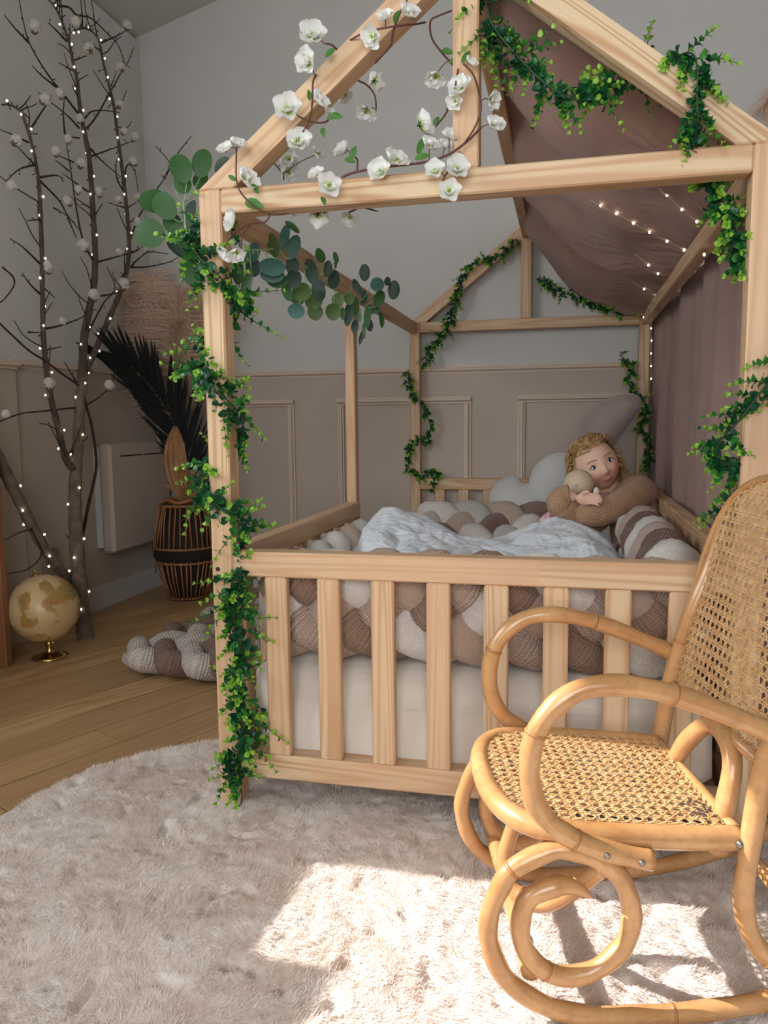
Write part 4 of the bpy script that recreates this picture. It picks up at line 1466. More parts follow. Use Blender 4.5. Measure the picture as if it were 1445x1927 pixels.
blossom_garland('white blossom garland arching from the front king post over the tie beam',
    [[(905, 240, -.02), (880, 265, -.025), (845, 290, -.02), (800, 305, .0), (745, 312, .0), (700, 318, .0), (665, 325, .0), (640, 335, .0)], [(850, 20, .06), (825, 30, .06), (810, 40, .06), (812, 70, .06), (828, 95, .06), (850, 120, .04), (862, 135, .0)], [(862, 130, .0), (858, 155, -.02), (850, 190, -.01), (838, 215, .04), (818, 240, .05), (805, 255, .05)], [(872, 120, -.02), (890, 140, -.025), (900, 170, -.025), (905, 205, -.02), (893, 240, -.02), (870, 275, -.03)], [(672, 320, .0), (672, 300, .03), (660, 290, .05)], [(600, 375, .05), (610, 400, .05), (622, 380, .02)], [(655, 400, .1), (668, 395, .1), (680, 390, .1), (712, 398, .1)], [(865, 285, -.02), (858, 305, -.02), (838, 330, -.02), (832, 345, -.02)]],
    [(820, 143, 21, .05, (-.2, -.8, .3)), (868, 165, 24, -.025, (-.5, .2, .7)), (858, 190, 17, -.02, (-.4, -.4, .6)), (885, 120, 15, -.02, (.4, .5, .5)), (924, 190, 19, .0, (.5, -.2, .5)), (929, 238, 22, -.02, (.4, .4, .8)), (790, 235, 27, .04, (.6, .3, -.1)), (808, 275, 20, .0, (.3, .4, .6)), (845, 258, 17, .0, (.2, .5, .6)), (746, 304, 25, .0, (.3, .5, .7)), (717, 324, 24, -.01, (-.4, .1, .7)), (820, 322, 20, -.02, (-.3, .2, .8)), (858, 320, 25, -.03, (.2, .2, 1)), (845, 360, 23, -.03, (0, -.1, 1)), (619, 350, 25, -.03, (.2, -.1, 1)), (597, 330, 17, -.01, (-.4, .4, .6)), (648, 285, 20, .04, (-.5, .3, .5)), (598, 405, 21, .06, (.1, -.1, -.8)), (659, 408, 18, .10, (-.3, -.5, .2)), (553, 402, 10, .05, (.2, -.3, .6)), (838, 275, 14, .0, (.2, .4, .6))],
    [(785, 290, 30, 20, .0), (780, 300, 30, 80, .0), (660, 305, 30, 20, .02), (648, 300, 24, 110, .02), (605, 370, 20, 160, -.02), (600, 345, 18, 120, -.02), (830, 95, 26, 110, .05), (868, 118, 26, 40, -.01), (838, 205, 20, 100, .03), (815, 240, 22, 30, .05), (855, 300, 20, 60, -.02), (845, 120, 18, 60, .03)], 42)
# ------------------------------------------------------------------ bare branches with cotton blossoms
BARK = plain('bark', (126, 108, 92), 0.85, (96, 80, 68), 30, 0.5, 60)
BARK_L = plain('limb_bark', (92, 74, 64), 0.85, (70, 56, 48), 30, 0.4, 70)
BARK_D = plain('twig_bark', (56, 40, 35), 0.8, (42, 31, 28), 30, 0.3, 90)


def lean(px, py, x0=-1.06, x1=-1.17, zz=1.1):
    x = -1.15
    for _ in range(6):
        p = at(px, py, 0, x)
        x = lerp(x0, x1, max(0.0, min(1.0, p.z / zz)))
    p = at(px, py, 0, x)
    return at(px, py, 1, 1.93) if p.y > 1.93 else p


def limb(name, pts, r0, r1, parent, mat, n=9, kw={}):
    C_ = cr([lean(x, y, **kw) for x, y in pts], 6)
    m = len(C_)
    b = MB(); b.tube(C_, [lerp(r1, r0, (1 - i / (m - 1)) ** 1.35) * (1 + 0.07 * math.sin(i * 1.7)) for i in range(m)], n)
    b.build(name, mat, parent)
    return C_


branch = thing('bare_branch', lean(160, 1197), 'tall bare forked branch with white cotton blossoms leaning on the left wall', 'branch')
trunk = limb('trunk', [(162, 1203), (158, 1180), (150, 1100), (143, 1000), (141, 940), (143, 880), (147, 830), (150, 760), (156, 705)], 0.031, 0.019, branch, BARK, 12)
MAIN = []
MAIN.append(limb('limb', [(141, 884), (132, 876), (122, 858), (108, 800), (92, 730), (82, 640), (80, 560), (78, 450), (75, 370), (68, 310), (57, 260), (42, 216), (33, 205), (17, 197), (3, 197)], 0.015, 0.003, branch, BARK_L))
MAIN.append(limb('limb', [(154, 712), (158, 640), (166, 590), (176, 540), (179, 480), (175, 400), (168, 300), (157, 240), (150, 200), (145, 150), (137, 115), (129, 77), (116, 39), (104, 15), (92, 0)], 0.017, 0.003, branch, BARK_L))
MAIN.append(limb('limb', [(153, 716), (160, 700), (177, 665), (200, 610), (222, 560), (238, 510), (243, 460), (238, 390), (230, 320), (222, 260), (214, 200), (205, 160), (194, 116), (187, 80), (176, 62), (160, 54), (144, 56), (128, 66)], 0.014, 0.0025, branch, BARK_L))
TW = [
 [(149, 216), (119, 177), (105, 160), (80, 125), (55, 80), (44, 41), (36, 0)], [(54, 80), (28, 53), (8, 28)], [(105, 163), (77, 141), (61, 124)], [(125, 77), (102, 53), (90, 43)],
 [(109, 11), (130, 14), (144, 28), (166, 32), (183, 44), (205, 66), (221, 83), (232, 110), (234, 127)], [(159, 246), (180, 221), (208, 172), (230, 133), (241, 116), (252, 89)], [(191, 80), (219, 68), (238, 57)], [(141, 113), (163, 105)],
 [(138, 133), (111, 118)], [(188, 94), (158, 78)], [(53, 249), (86, 199), (97, 180)], [(53, 268), (28, 255), (0, 244)], [(149, 241), (125, 216), (72, 174)], [(122, 252), (119, 213), (122, 180)], [(149, 260), (122, 256)],
 [(160, 222), (172, 210), (194, 208), (226, 212)], [(166, 296), (205, 282), (257, 263)], [(166, 276), (194, 305), (227, 333)], [(174, 488), (155, 449), (141, 375), (133, 319), (125, 272)], [(138, 305), (105, 291)], [(130, 322), (104, 301)],
 [(166, 361), (138, 341), (118, 326)], [(75, 340), (111, 377), (127, 405), (152, 435)], [(73, 334), (105, 330), (119, 336)], [(65, 310), (36, 319), (11, 341)], [(65, 310), (33, 276)], [(127, 408), (144, 449)], [(101, 391), (130, 408)], [(169, 391), (141, 372)],
 [(177, 408), (192, 384)], [(233, 361), (219, 333), (219, 300)], [(235, 344), (237, 316), (246, 310), (255, 328), (260, 361)], [(235, 391), (203, 381)], [(241, 466), (252, 430), (266, 399), (296, 355), (316, 325), (318, 305), (293, 275)], [(312, 330), (333, 291), (360, 256)],
 [(75, 496), (44, 466), (19, 449)], [(179, 494), (213, 485), (249, 474), (271, 463)], [(246, 503), (277, 502), (316, 494), (335, 484)], [(246, 502), (263, 485), (282, 474), (316, 478)], [(227, 524), (244, 499)], [(75, 413), (51, 415)],
 [(166, 625), (194, 572), (216, 542), (202, 503)], [(183, 558), (221, 550), (255, 529)], [(83, 619), (116, 612), (155, 597), (180, 582)], [(75, 553), (55, 533), (42, 514)], [(83, 660), (116, 652)], [(53, 625), (80, 626)], [(144, 719), (120, 680)], [(122, 858), (147, 841), (166, 821)],
 [(237, 393), (258, 380)], [(240, 420), (262, 408)], [(80, 540), (103, 560)], [(147, 183), (135, 160)], [(240, 480), (262, 470)]]
rt_ = random.Random(8)
for C_ in MAIN:
    for k in range(8, len(C_) - 2, 3):
        if rt_.random() < 0.55:
            d = Vector((rt_.gauss(0, .25), rt_.choice((-1, 1)) * rt_.uniform(.5, 1), rt_.uniform(.1, 1.0))).normalized()
            L = rt_.uniform(0.07, 0.2)
            q = [C_[k]]
            for i in range(3):
                d = (d + Vector((rt_.gauss(0, .1), rt_.gauss(0, .2), rt_.gauss(.1, .2)))).normalized()
                q.append(q[-1] + d * L / 3)
            b = MB(); P_c = cr(q, 3); b.tube(P_c, [0.0028 - 0.0016 * i / len(P_c) for i in range(len(P_c))], 5); b.build('twig', BARK_D, branch)
spur = MB()
for tpts in TW:
    C_ = limb('twig', tpts, 0.0045 if len(tpts) > 2 else 0.0035, 0.0016, branch, BARK_D, 6)
    for k in range(2, len(C_) - 1, 4):
        if rt_.random() < 0.75:
            d = Vector((rt_.gauss(0, .4), rt_.gauss(0, 1), rt_.gauss(.3, 1))).normalized()
            L = rt_.uniform(0.008, 0.022)
            spur.tube([C_[k], C_[k] + d * L * 0.6, C_[k] + d * L * 0.8, C_[k] + d * L], [0.0014, 0.0012, 0.0026, 0.0008], 5)
for C_ in MAIN:
    for k in range(4, len(C_) - 1, 3):
        d = Vector((rt_.gauss(0, .4), rt_.gauss(0, 1), rt_.gauss(.3, .8))).normalized()
        L = rt_.uniform(0.015, 0.035)
        spur.tube([C_[k], C_[k] + d * L * 0.6, C_[k] + d * L * 0.85, C_[k] + d * L], [0.0018, 0.0014, 0.0028, 0.0008], 5)
spur.build('bud_spurs', BARK_D, branch)['kind'] = 'stuff'
# cotton blossoms
COTTON = plain('cotton_blossom', (246, 242, 234), 0.9, (238, 231, 220), 80, 0.4, 120, trans=(240, 232, 220))
COTTON_Y = plain('open_bract', (196, 170, 96), 0.8)
cm = MB()
for k in range(9):
    r = random.Random(k)
    a, e = k * 2.4, (k / 8) * 2 - 1
    d = Vector((math.cos(a) * math.sqrt(1 - e * e), math.sin(a) * math.sqrt(1 - e * e), e))
    cm.ball(d * 0.42, (0.60, 0.60, 0.56), 10, 7)
COT_ME = cm.mesh('cotton_blossom', COTTON)
br_ = MB()
for k in range(5):
    a = k * 1.256
    br_.tube([(0, 0, -1.2), (0.5 * math.cos(a), 0.5 * math.sin(a), -1.0), (0.95 * math.cos(a), 0.95 * math.sin(a), -0.55)], [0.16, 0.22, 0.03], 5)
BRA_ME = br_.mesh('bract', plain('brown_bract', (120, 92, 62), 0.8))
BRY_ME = br_.mesh('bract', COTTON_Y)
for (x, y, rp_, yel) in [(61, 50, 13, 0), (163, 92, 12, 0), (137, 40, 10, 1), (222, 127, 10, 0), (235, 48, 10, 0), (80, 187, 12, 0), (108, 176, 10, 0), (145, 223, 9, 0), (25, 265, 13, 0), (221, 198, 9, 0), (229, 247, 8, 0), (123, 262, 9, 0), (100, 285, 10, 0), (250, 258, 9, 0), (148, 307, 11, 0), (247, 303, 9, 0), (16, 350, 11, 1), (143, 357, 9, 0), (122, 378, 10, 0), (181, 361, 10, 0), (219, 376, 8, 0), (254, 372, 8, 0), (152, 461, 13, 0), (254, 418, 10, 0), (220, 474, 8, 0), (228, 535, 13, 0), (85, 503, 12, 0), (172, 555, 12, 0), (113, 604, 8, 1), (250, 675, 11, 0), (88, 721, 12, 0), (201, 725, 11, 0), (5, 779, 9, 1), (271, 468, 8, 0), (303, 328, 8, 0)]:
    c = lean(x, y) + Vector((0.012, 0, 0))
    s = rp_ * (c - CAM).dot(CF) / FPX * 0.98
    M = Matrix.Translation(c) @ Matrix.Rotation(rt_.uniform(-0.9, 0.9) + (2.6 if yel else 0), 4, 'X') @ Matrix.Rotation(rt_.uniform(-0.6, 0.6), 4, 'Y') @ Matrix.Diagonal((s, s, s, 1))
    o = put('cotton_blossom', COT_ME, M, branch)
    put('bract', BRY_ME if yel else BRA_ME, M @ Matrix.Translation((0, 0, -0.25)) @ Matrix.Diagonal((0.62, 0.62, 0.72, 1)), o)

log = thing('leaning_log', lean(143, 1165, -1.10, -1.2), 'thick mossy bare branch slanting up left behind the globe', 'branch')
LOGP = limb('log_stem', [(143, 1178), (140, 1130), (126, 1090), (100, 1055), (68, 1005), (38, 945), (15, 900), (-5, 860), (-35, 790), (-70, 700), (-100, 600), (-125, 500), (-140, 400)], 0.016, 0.024, log, BARK, 12, dict(x0=-1.12, x1=-1.18))
limb('twig', [(52, 970), (61, 999), (76, 1030), (74, 1052), (50, 1072), (14, 1080)], 0.004, 0.002, log, BARK_D, 6, dict(x0=-1.12, x1=-1.16))
limb('twig', [(58, 996), (30, 1005), (8, 1017)], 0.003, 0.0016, log, BARK_D, 6, dict(x0=-1.12, x1=-1.16))
thin = thing('thin_branch', lean(140, 1140, -1.10), 'thin dark twiggy branch crossing in front of the forked branch', 'branch')
kt = dict(x0=-1.10, x1=-1.16)
limb('branch_stem', [(140, 1165), (136, 1120), (135, 1085), (144, 1041), (155, 1007), (166, 952), (180, 888), (180, 852), (172, 800), (163, 766), (152, 730), (119, 705), (86, 680), (55, 660), (25, 633), (0, 609), (-20, 590)], 0.0085, 0.003, thin, BARK_D, 8, kt)
limb('twig', [(160, 764), (191, 744), (210, 721), (219, 688)], 0.004, 0.002, thin, BARK_D, 6, kt)
limb('twig', [(164, 767), (133, 768), (89, 773), (42, 778), (0, 793), (-15, 800)], 0.004, 0.002, thin, BARK_D, 6, kt)
limb('twig', [(150, 1030), (138, 1022), (124, 1006)], 0.003, 0.002, thin, BARK_D, 6, kt)
limb('twig', [(5, 503), (25, 522), (25, 540), (6, 565), (-8, 572)], 0.0035, 0.002, thin, BARK_D, 6, kt)

# fairy lights
BULB = NT('warm_led')
BULB.base((1, .9, .7, 1)); BULB.b.inputs['Emission Color'].default_value = (1.0, 0.86, 0.62, 1); BULB.b.inputs['Emission Strength'].default_value = 9.0
WIRE = plain('light_wire', (150, 140, 120), 0.4, metal=0.8)
bl = MB(); bl.ball((0, 0, 0), 1.0, 8, 6); BULB_ME = bl.mesh('bulb', BULB.m)


def fairy(label, paths, step, rb_, off, group='fairy lights', wire_r=0.0006):
    base = min((p for P in paths for p in P), key=lambda p: p.z)
    th = thing('fairy_lights', base, label, 'fairy lights', group)
    r = random.Random(len(label))
    for P in paths:
        W = []
        acc = 0
        for i in range(1, len(P)):
            d = P[i] - P[i - 1]; L = d.length
            n = max(1, int(L / 0.02))
            for k in range(n):
                p = P[i - 1] + d * (k / n); acc += L / n
                a = acc * 30
                t = d.normalized(); N = t.orthogonal().normalized(); B = t.cross(N)
                o_ = off if isinstance(off, (int, float)) else off(p)
                W.append(p + (N * math.cos(a) + B * math.sin(a)) * o_)
        b = MB(); b.tube(W, wire_r, 4); b.build('wire', WIRE, th)
        acc = 0
        for i in range(1, len(W)):
            acc += (W[i] - W[i - 1]).length
            if acc > step:
                acc = 0
                q = W[i] + (CAM - W[i]).normalized() * 0.002
                put('bulb', BULB_ME, Matrix.Translation(q) @ Matrix.Diagonal((rb_, rb_, rb_ * 1.2, 1)), th)
    return th


fairy('warm fairy light string wound up the tall forked branch', [trunk + MAIN[1][2:], MAIN[0], MAIN[2]], 0.07, 0.0033, lambda p: 0.034 - 0.022 * min(1, p.z / 1.3))
fairy('warm fairy light string on the slanting log behind the globe', [LOGP], 0.075, 0.0036, 0.026)

# ------------------------------------------------------------------ globe
GLOBE = NT('antique_map')
gv = GLOBE.coord('Object')
gn = GLOBE.noise(gv, 9.0, 5, 0.6, 0.3)
gl = GLOBE.ramp(gn, [(0.49, 0.0), (0.53, 1.0)])
gc = GLOBE.mix(GLOBE.ramp(GLOBE.noise(gv, 16, 4), [(0.35, 0.0), (0.65, 1.0)]), lin((184, 132, 58)), lin((150, 130, 78)))
gc = GLOBE.mix(GLOBE.ramp(GLOBE.noise(gv, 30, 3), [(0.62, 0.0), (0.70, 0.8)]), gc, lin((176, 96, 56)))
gsea = GLOBE.mix(GLOBE.ramp(GLOBE.noise(gv, 5, 3), [(0.4, 0.0), (0.7, 1.0)]), lin((218, 190, 144)), lin((190, 156, 108)))
gcol = GLOBE.mix(gl, gsea, gc)
gsp = GLOBE.n('SeparateXYZ'); GLOBE.l(gv, gsp.inputs[0])
lat = GLOBE.math('ABSOLUTE', GLOBE.math('SINE', GLOBE.math('MULTIPLY', GLOBE.math('ARCSINE', GLOBE.math('DIVIDE', gsp.outputs[2], 0.1215)), 6.0)))
lon = GLOBE.math('ABSOLUTE', GLOBE.math('SINE', GLOBE.math('MULTIPLY', GLOBE.math('ARCTAN2', gsp.outputs[1], gsp.outputs[0]), 6.0)))
ln_ = GLOBE.ramp(GLOBE.math('MINIMUM', lat, lon), [(0.0, 0.3), (0.05, 0.0)])
gcol = GLOBE.mix(ln_, gcol, lin((150, 120, 84)))
GLOBE.base(gcol); GLOBE.set(Roughness=0.35)
BRASS = plain('polished_brass', (206, 170, 96), 0.22, metal=1.0)
gcen = at(83, 1145, 1, 0.86)
GR = 64 * (gcen - CAM).dot(CF) / FPX
globe = thing('globe', (gcen.x, gcen.y, FLOOR_Z), 'antique beige desk globe on a brass foot standing on the floor', 'globe')
ax = Vector((0.10, -0.05, 0.75)) .normalized()
axq = (CU * 0.93 - CR * 0.25 + Vector((0, 0, 0))).normalized()
Rg = orient(axq.orthogonal(), axq); Rg.translation = gcen
gb = MB(); gb.ball((0, 0, 0), GR, 56, 36)
put('map_sphere', gb.mesh('map_sphere', GLOBE.m), Rg, globe)
fz = gcen - axq * GR
gs = MB()
fx = Vector((gcen.x + 0.012, gcen.y, FLOOR_Z))
gs.lathe([(0.058, 0.0), (0.060, 0.004), (0.055, 0.009), (0.040, 0.013), (0.018, 0.017), (0.012, 0.024), (0.0115, 0.045), (0.017, 0.060), (0.014, gcen.z - GR - FLOOR_Z + 0.006)], fx, 32)
gs.build('brass_foot', BRASS, globe)
gp = MB(); gp.lathe([(0.016, GR - 0.001), (0.014, GR + 0.003), (0.004, GR + 0.005), (0.0035, GR + 0.022), (0.002, GR + 0.024)], gcen, 14, axq)
gp.build('axis_pin', BRASS, globe)
gq = MB(); gq.lathe([(0.004, GR - 0.002), (0.012, GR), (0.010, GR + 0.006), (0.003, GR + 0.008)], gcen, 14, -axq)
gq.build('axis_pin', BRASS, globe)

# ------------------------------------------------------------------ two-tier bamboo basket with dried leaves
BAMBOO = plain('bamboo_stick', (168, 116, 72), 0.55, (140, 92, 56), 30)
BLACKW = plain('black_cord', (30, 26, 24), 0.85, None, 20, 0.6, 200)
BC = Vector((-1.005, 1.80, FLOOR_Z))
basket = thing('bamboo_basket', BC, 'tall waisted bamboo stick basket with a black band left of the bed', 'basket', None)
def ringp(r, z, n=40): return [BC + Vector((r * math.cos(2 * math.pi * k / n), r * math.sin(2 * math.pi * k / n), z)) for k in range(n)]
for r_, z_, t_r in ((0.083, 0.012, 0.006), (0.135, 0.180, 0.005), (0.142, 0.245, 0.005), (0.108, 0.435, 0.006)):
    b = MB(); b.tube(ringp(r_, z_), t_r, 8, closed=True); b.build('hoop', BAMBOO, basket)
bb_ = MB(); bb_.lathe([(0.134, 0.186), (0.143, 0.195), (0.146, 0.212), (0.144, 0.230), (0.139, 0.240)], BC, 40); bb_.build('black_band', BLACKW, basket)
bi = MB(); bi.lathe([(0.070, 0.006), (0.122, 0.18), (0.128, 0.24), (0.092, 0.425)], BC, 32); bi.build('inside_shade', plain('basket_shade', (44, 32, 24), 0.9), basket)  # dark sheet standing in for the shade inside the basket
bk = random.Random(4)
for tier in (0, 1):
    for k in range(34):
        a = 2 * math.pi * k / 34 + bk.gauss(0, .02)
        a2 = a + bk.gauss(0, .05)
        p0 = BC + (Vector((0.088 * math.cos(a), 0.088 * math.sin(a), 0.010)) if tier == 0 else Vector((0.142 * math.cos(a), 0.142 * math.sin(a), 0.238)))
        p1 = BC + (Vector((0.137 * math.cos(a2), 0.137 * math.sin(a2), 0.190)) if tier == 0 else Vector((0.112 * math.cos(a2), 0.112 * math.sin(a2), 0.440)))
        b = MB(); b.tube([p0, (p0 + p1) / 2 + (p1 - BC - (p0 - BC)).normalized() * 0 + Vector((math.cos(a), math.sin(a), 0)) * 0.005, p1], 0.0036, 6)
        b.build('stick', BAMBOO, basket)
for p0, p1 in (((-0.165, -0.02, 0.215), (-0.06, -0.09, 0.42)), ((-0.16, 0, 0.115), (-0.13, -0.05, 0.19))):
    b = MB(); b.tube([BC + Vector(p0), BC + Vector(p1)], 0.003, 6); b.build('loose_stick', BAMBOO, basket)

# dried spear leaves and fan
DRY = plain('dried_palm', (176, 132, 90), 0.7, (156, 112, 74), 25)
def spear(name, pts, label):
    """pts: outline half widths along the leaf (centre px, centre py, half width px, depth y)"""
    b = MB()
    rows = []
    n = 9
    for (px, py, hw, yy) in pts:
        c = at(px, py, 1, yy); k = (c - CAM).dot(CF) / FPX
        rows.append([c + Vector((1, 0, 0)) * (hw * k * (2 * j / (n - 1) - 1)) + Vector((0, -0.006 if j % 2 else 0.004, 0)) + Vector((0, 0.02 * (2 * j / (n - 1) - 1) ** 2, 0)) for j in range(n)])
    V = [p for r in rows for p in r]; F = []
    for i in range(len(rows) - 1):
        for j in range(n - 1): F.append((i * n + j, i * n + j + 1, (i + 1) * n + j + 1, (i + 1) * n + j))
    b.add(V, F)
    o = b.build(name, DRY, None, False)
    m = o.modifiers.new('t', 'SOLIDIFY'); m.thickness = 0.002
    base = V[-1]
    return tag(o, label, 'dried leaf', 'dried leaves in the bamboo basket')
spear('palm_spear', [(327, 802, 1, 1.74), (325, 815, 10, 1.74), (324, 835, 19, 1.74), (324, 860, 24, 1.74), (326, 885, 23, 1.74), (331, 910, 18, 1.75), (338, 930, 11, 1.76), (345, 955, 5, 1.78)], 'pointed tan dried palm spear standing in the basket')
spear('palm_spear', [(338, 882, 1, 1.72), (336, 892, 9, 1.72), (336, 905, 13, 1.72), (338, 920, 12, 1.73), (342, 935, 8, 1.75), (348, 955, 4, 1.78)], 'small brown dried palm spear in front in the basket')
fb_ = MB()
c0 = at(362, 945, 1, 1.79)
V, F = [c0], []
for k in range(23):
    a = math.radians(lerp(150, 10, k / 22))
    L = 0.15
    V.append(c0 + Vector((math.cos(a) * L, 0.012 * (k % 2) - 0.02, math.sin(a) * L)))
for k in range(22): F.append((0, k + 1, k + 2))
fb_.add(V, F)
fo = fb_.build('palm_fan', plain('dried_fan', (150, 118, 80), 0.7), None, False)
m_ = fo.modifiers.new('t', 'SOLIDIFY'); m_.thickness = 0.002
tag(fo, 'pleated dried palm fan at the right of the basket', 'dried leaf', 'dried leaves in the bamboo basket')
wr = MB(); wr.tube([BC + Vector((0.088 * math.cos(2 * math.pi * k / 30), 0.088 * math.sin(2 * math.pi * k / 30), 0.455 + 0.006 * math.sin(k))) for k in range(30)], 0.008, 8, closed=True)
wr.build('rim_wrap', BAMBOO, basket)

# dark palm frond
PALM = leaf_mat('dark_palm', (7, 12, 11), (13, 20, 18), 0.9, 0.0)
frond = thing('palm_frond', at(366, 925, 1, 1.80), 'dark green palm frond arching up left from the basket', 'palm leaf')
spn = cr([at(368, 940, 1, 1.80), at(358, 880, 1, 1.80), at(336, 810, 1, 1.79), at(300, 745, 1, 1.73), at(255, 695, 1, 1.63), at(205, 660, 1, 1.50)], 10)
b = MB(); b.tube(spn, [lerp(0.006, 0.002, i / (len(spn) - 1)) for i in range(len(spn))], 6); b.build('frond_spine', PALM, frond)
LFT = leaf_mesh('leaflet', 0.06, 1.0, 0.08, 0.8, PALM, 0.3, 7)
pr = random.Random(6)
NL = 42
for k in range(NL):
    f = (k + 4) / (NL + 4) * (len(spn) - 1)
    i = min(int(f), len(spn) - 2)
    p = spn[i]; T = (spn[i + 1] - spn[max(i - 1, 0)]).normalized()
    side = T.cross(Vector((0, 1, 0))).normalized()
    L = 0.25 * (0.55 + 0.6 * math.sin(math.pi * (k + 6) / (NL + 9)))
    for sg in (1, -1):
        d = (T * (0.9 + 0.5 * k / NL) + side * sg * (0.75 - 0.35 * k / NL) + Vector((0, pr.gauss(-.05, .12), pr.gauss(0, .05)))).normalized()
        M = orient(d, Vector((0, -1, 0.2)) + side * sg * 0.3); M.translation = p
        put('leaflet', LFT, M @ Matrix.Diagonal((L, L * 1.15, L, 1)), frond)

# pampas plumes
PAMP = plain('pampas_fluff', (255, 232, 212), 0.95, (250, 218, 194), 14, trans=(255, 236, 218))
def pampas(name, label, base, tip, bend, n, L, seed, width=0.07, group='pampas plumes'):
    r = np.random.RandomState(seed)
    base, tip = Vector(base), Vector(tip)
    C_ = cr([base, base.lerp(tip, 0.45) - Vector(bend) * 0.4, base.lerp(tip, 0.8) , tip + Vector(bend)], 12)
    th = thing(name, base, label, 'pampas grass', group)
    b = MB(); b.tube(C_, 0.003, 6); b.build('stalk', DRY, th)
    m = len(C_)
    V, F = [], []
    for k in range(n):
        t = 0.38 + 0.62 * r.rand()
        i = min(int(t * (m - 1)), m - 2)
        p = C_[i]; T = (C_[i + 1] - C_[i]).normalized()
        a = r.rand() * 6.283
        N = T.orthogonal().normalized(); B = T.cross(N)
        o_ = N * math.cos(a) + B * math.sin(a)
        l = L * (0.5 + r.rand()) * (1.15 - 0.6 * abs(t - 0.65))
        q1 = p + (o_ * 0.75 + T * 0.7) * l * 0.5
        q2 = p + (o_ * 1.05 + T * 0.75 + Vector((0, 0, -0.45))) * l * 0.95
        w = Vector((r.randn(), r.randn(), r.randn())).normalized() * 0.0016
        o = len(V)
        V += [p - w, p + w, q1 + w, q1 - w, q2]
        F += [(o, o + 1, o + 2, o + 3), (o + 3, o + 2, o + 4)]
    V = [Vector((max(q.x, XL + .012), min(q.y, YB - .03), q.z)) for q in V]
    fb = MB(); fb.add(V, F)
    pl_ = fb.build('plume', PAMP, th, True); pl_['kind'] = 'stuff'
    return th
for k, (tx, ty, yy, sd) in enumerate(((256, 560, 1.90, 1), (290, 525, 1.94, 2), (335, 545, 1.90, 3), (378, 560, 1.93, 4), (272, 625, 1.87, 5), (325, 615, 1.88, 6))):
    tp = at(tx, ty, 1, yy)
    pampas('pampas_plume', ['peach pampas plume leaning furthest left above the basket', 'peach pampas plume second from the left', 'tall peach pampas plume in the middle of the bunch', 'peach pampas plume nearest the front left bed post', 'short peach pampas plume low at the left', 'short peach pampas plume low in the middle of the bunch'][k],
           BC + Vector((0.02 * math.cos(k), 0.04, 0.42)), tp, ((-0.03, 0, 0), (-0.02, 0, 0), (0.01, 0, 0), (0.05, 0, -0.02), (-0.04, 0, 0), (0.03, 0, 0))[k], 1500, 0.13, sd)

# radiator on the left wall
RADW = plain('radiator_enamel', (192, 176, 162), 0.45)
rad = thing('radiator', (-1.25, 1.78, 0.229), 'white electric panel radiator hung on the left wall beside the basket', 'radiator')
put('radiator_body', hull_mesh('radiator_body', cbox_pts(0.06, 0.505, 0.475, 0.012), RADW), Matrix.Translation((-1.235, 1.79, 0.470)), rad)
box_part('back_plate', (-1.299, 1.545, 0.255), (-1.262, 2.035, 0.69), WHITE, rad)
for y0, y1 in ((1.615, 1.80), (1.815, 2.02)):
    box_part('vent_slot', (-1.2055, y0, 0.648), (-1.2045, y1, 0.654), DARK, rad)
sk = box_part('wall_socket', (-1.292, 1.17, 0.205), (-1.270, 1.25, 0.305), plain('socket_plastic', (150, 128, 112), 0.5))
tag(sk, 'small beige wall socket low behind the slanting log', 'socket')
# shelf upright at the left edge
SHELFW = wood('amber_wood', (150, 100, 64), (122, 78, 48), (136, 88, 56), 0.5)
shelf = thing('wooden_shelf', (-1.17, 0.62, FLOOR_Z), 'amber wooden shelf upright at the left edge beside the globe', 'shelf')
beam('side_upright', (-1.155, 0.745, FLOOR_Z), (-1.155, 0.745, 0.70), 0.03, 0.09, shelf, SHELFW, up=(1, 0, 0))
beam('side_upright', (-1.155, 0.35, FLOOR_Z), (-1.155, 0.35, 0.70), 0.03, 0.09, shelf, SHELFW, up=(1, 0, 0))
for z in (0.10, 0.35, 0.68):
    beam('shelf_board', (-1.20, 0.365, z), (-1.20, 0.73, z), 0.10, 0.02, shelf, SHELFW)
# feathery tuft high on the back wall
pampas('feather_tuft', 'brown feathery tuft hanging high on the back wall at the right edge', (1.56, 2.06, 2.22), at(1440, 205, 1, 2.05), (0.0, 0, 0), 700, 0.05, 12, group=None)
bpy.data.objects['feather_tuft']['category'] = 'wall tuft'

# fairy lights in the canopy and by the right post
from mathutils.bvhtree import BVHTree
_bv = BVHTree.FromPolygons([WM[drape] @ v.co for v in drape.data.vertices], [tuple(p.vertices) for p in drape.data.polygons])
def under(x, y, yy):
    """point just under the canopy cloth, else on the plane y = yy"""
    d = ray(x, y).normalized()
    h = _bv.ray_cast(CAM, d)
    if h[0] is not None and h[0].y < yy + 0.6: return h[0] - d * 0.012
    return at(x, y, 1, yy)
cp_th = thing('fairy_lights', at(1225, 720, 1, 2.0), 'fairy light string stretched under the canopy and down the back right post', 'fairy lights', 'fairy lights')
for seg in ([(1110, 376, .9), (1140, 392, .9), (1160, 402, .88), (1192, 420, .86), (1222, 437, .85), (1255, 454, .84), (1287, 471, .83), (1304, 480, .8)], [(1240, 355, .62), (1283, 394, .6), (1311, 417, .60), (1335, 440, .58)], [(1195, 478, 1.25), (1220, 499, 1.2), (1238, 515, 1.22), (1262, 530, 1.2)], [(1190, 530, 1.65), (1212, 544, 1.6), (1234, 557, 1.6), (1245, 564, 1.58)], [(1211, 597, 1.95), (1225, 618, 1.97), (1226, 665, 1.98), (1225, 720, 1.98)]):
    b = MB(); b.tube([under(*q) for q in seg], 0.0008, 4); b.build('wire', plain('white_wire', (226, 214, 200), 0.4), cp_th)
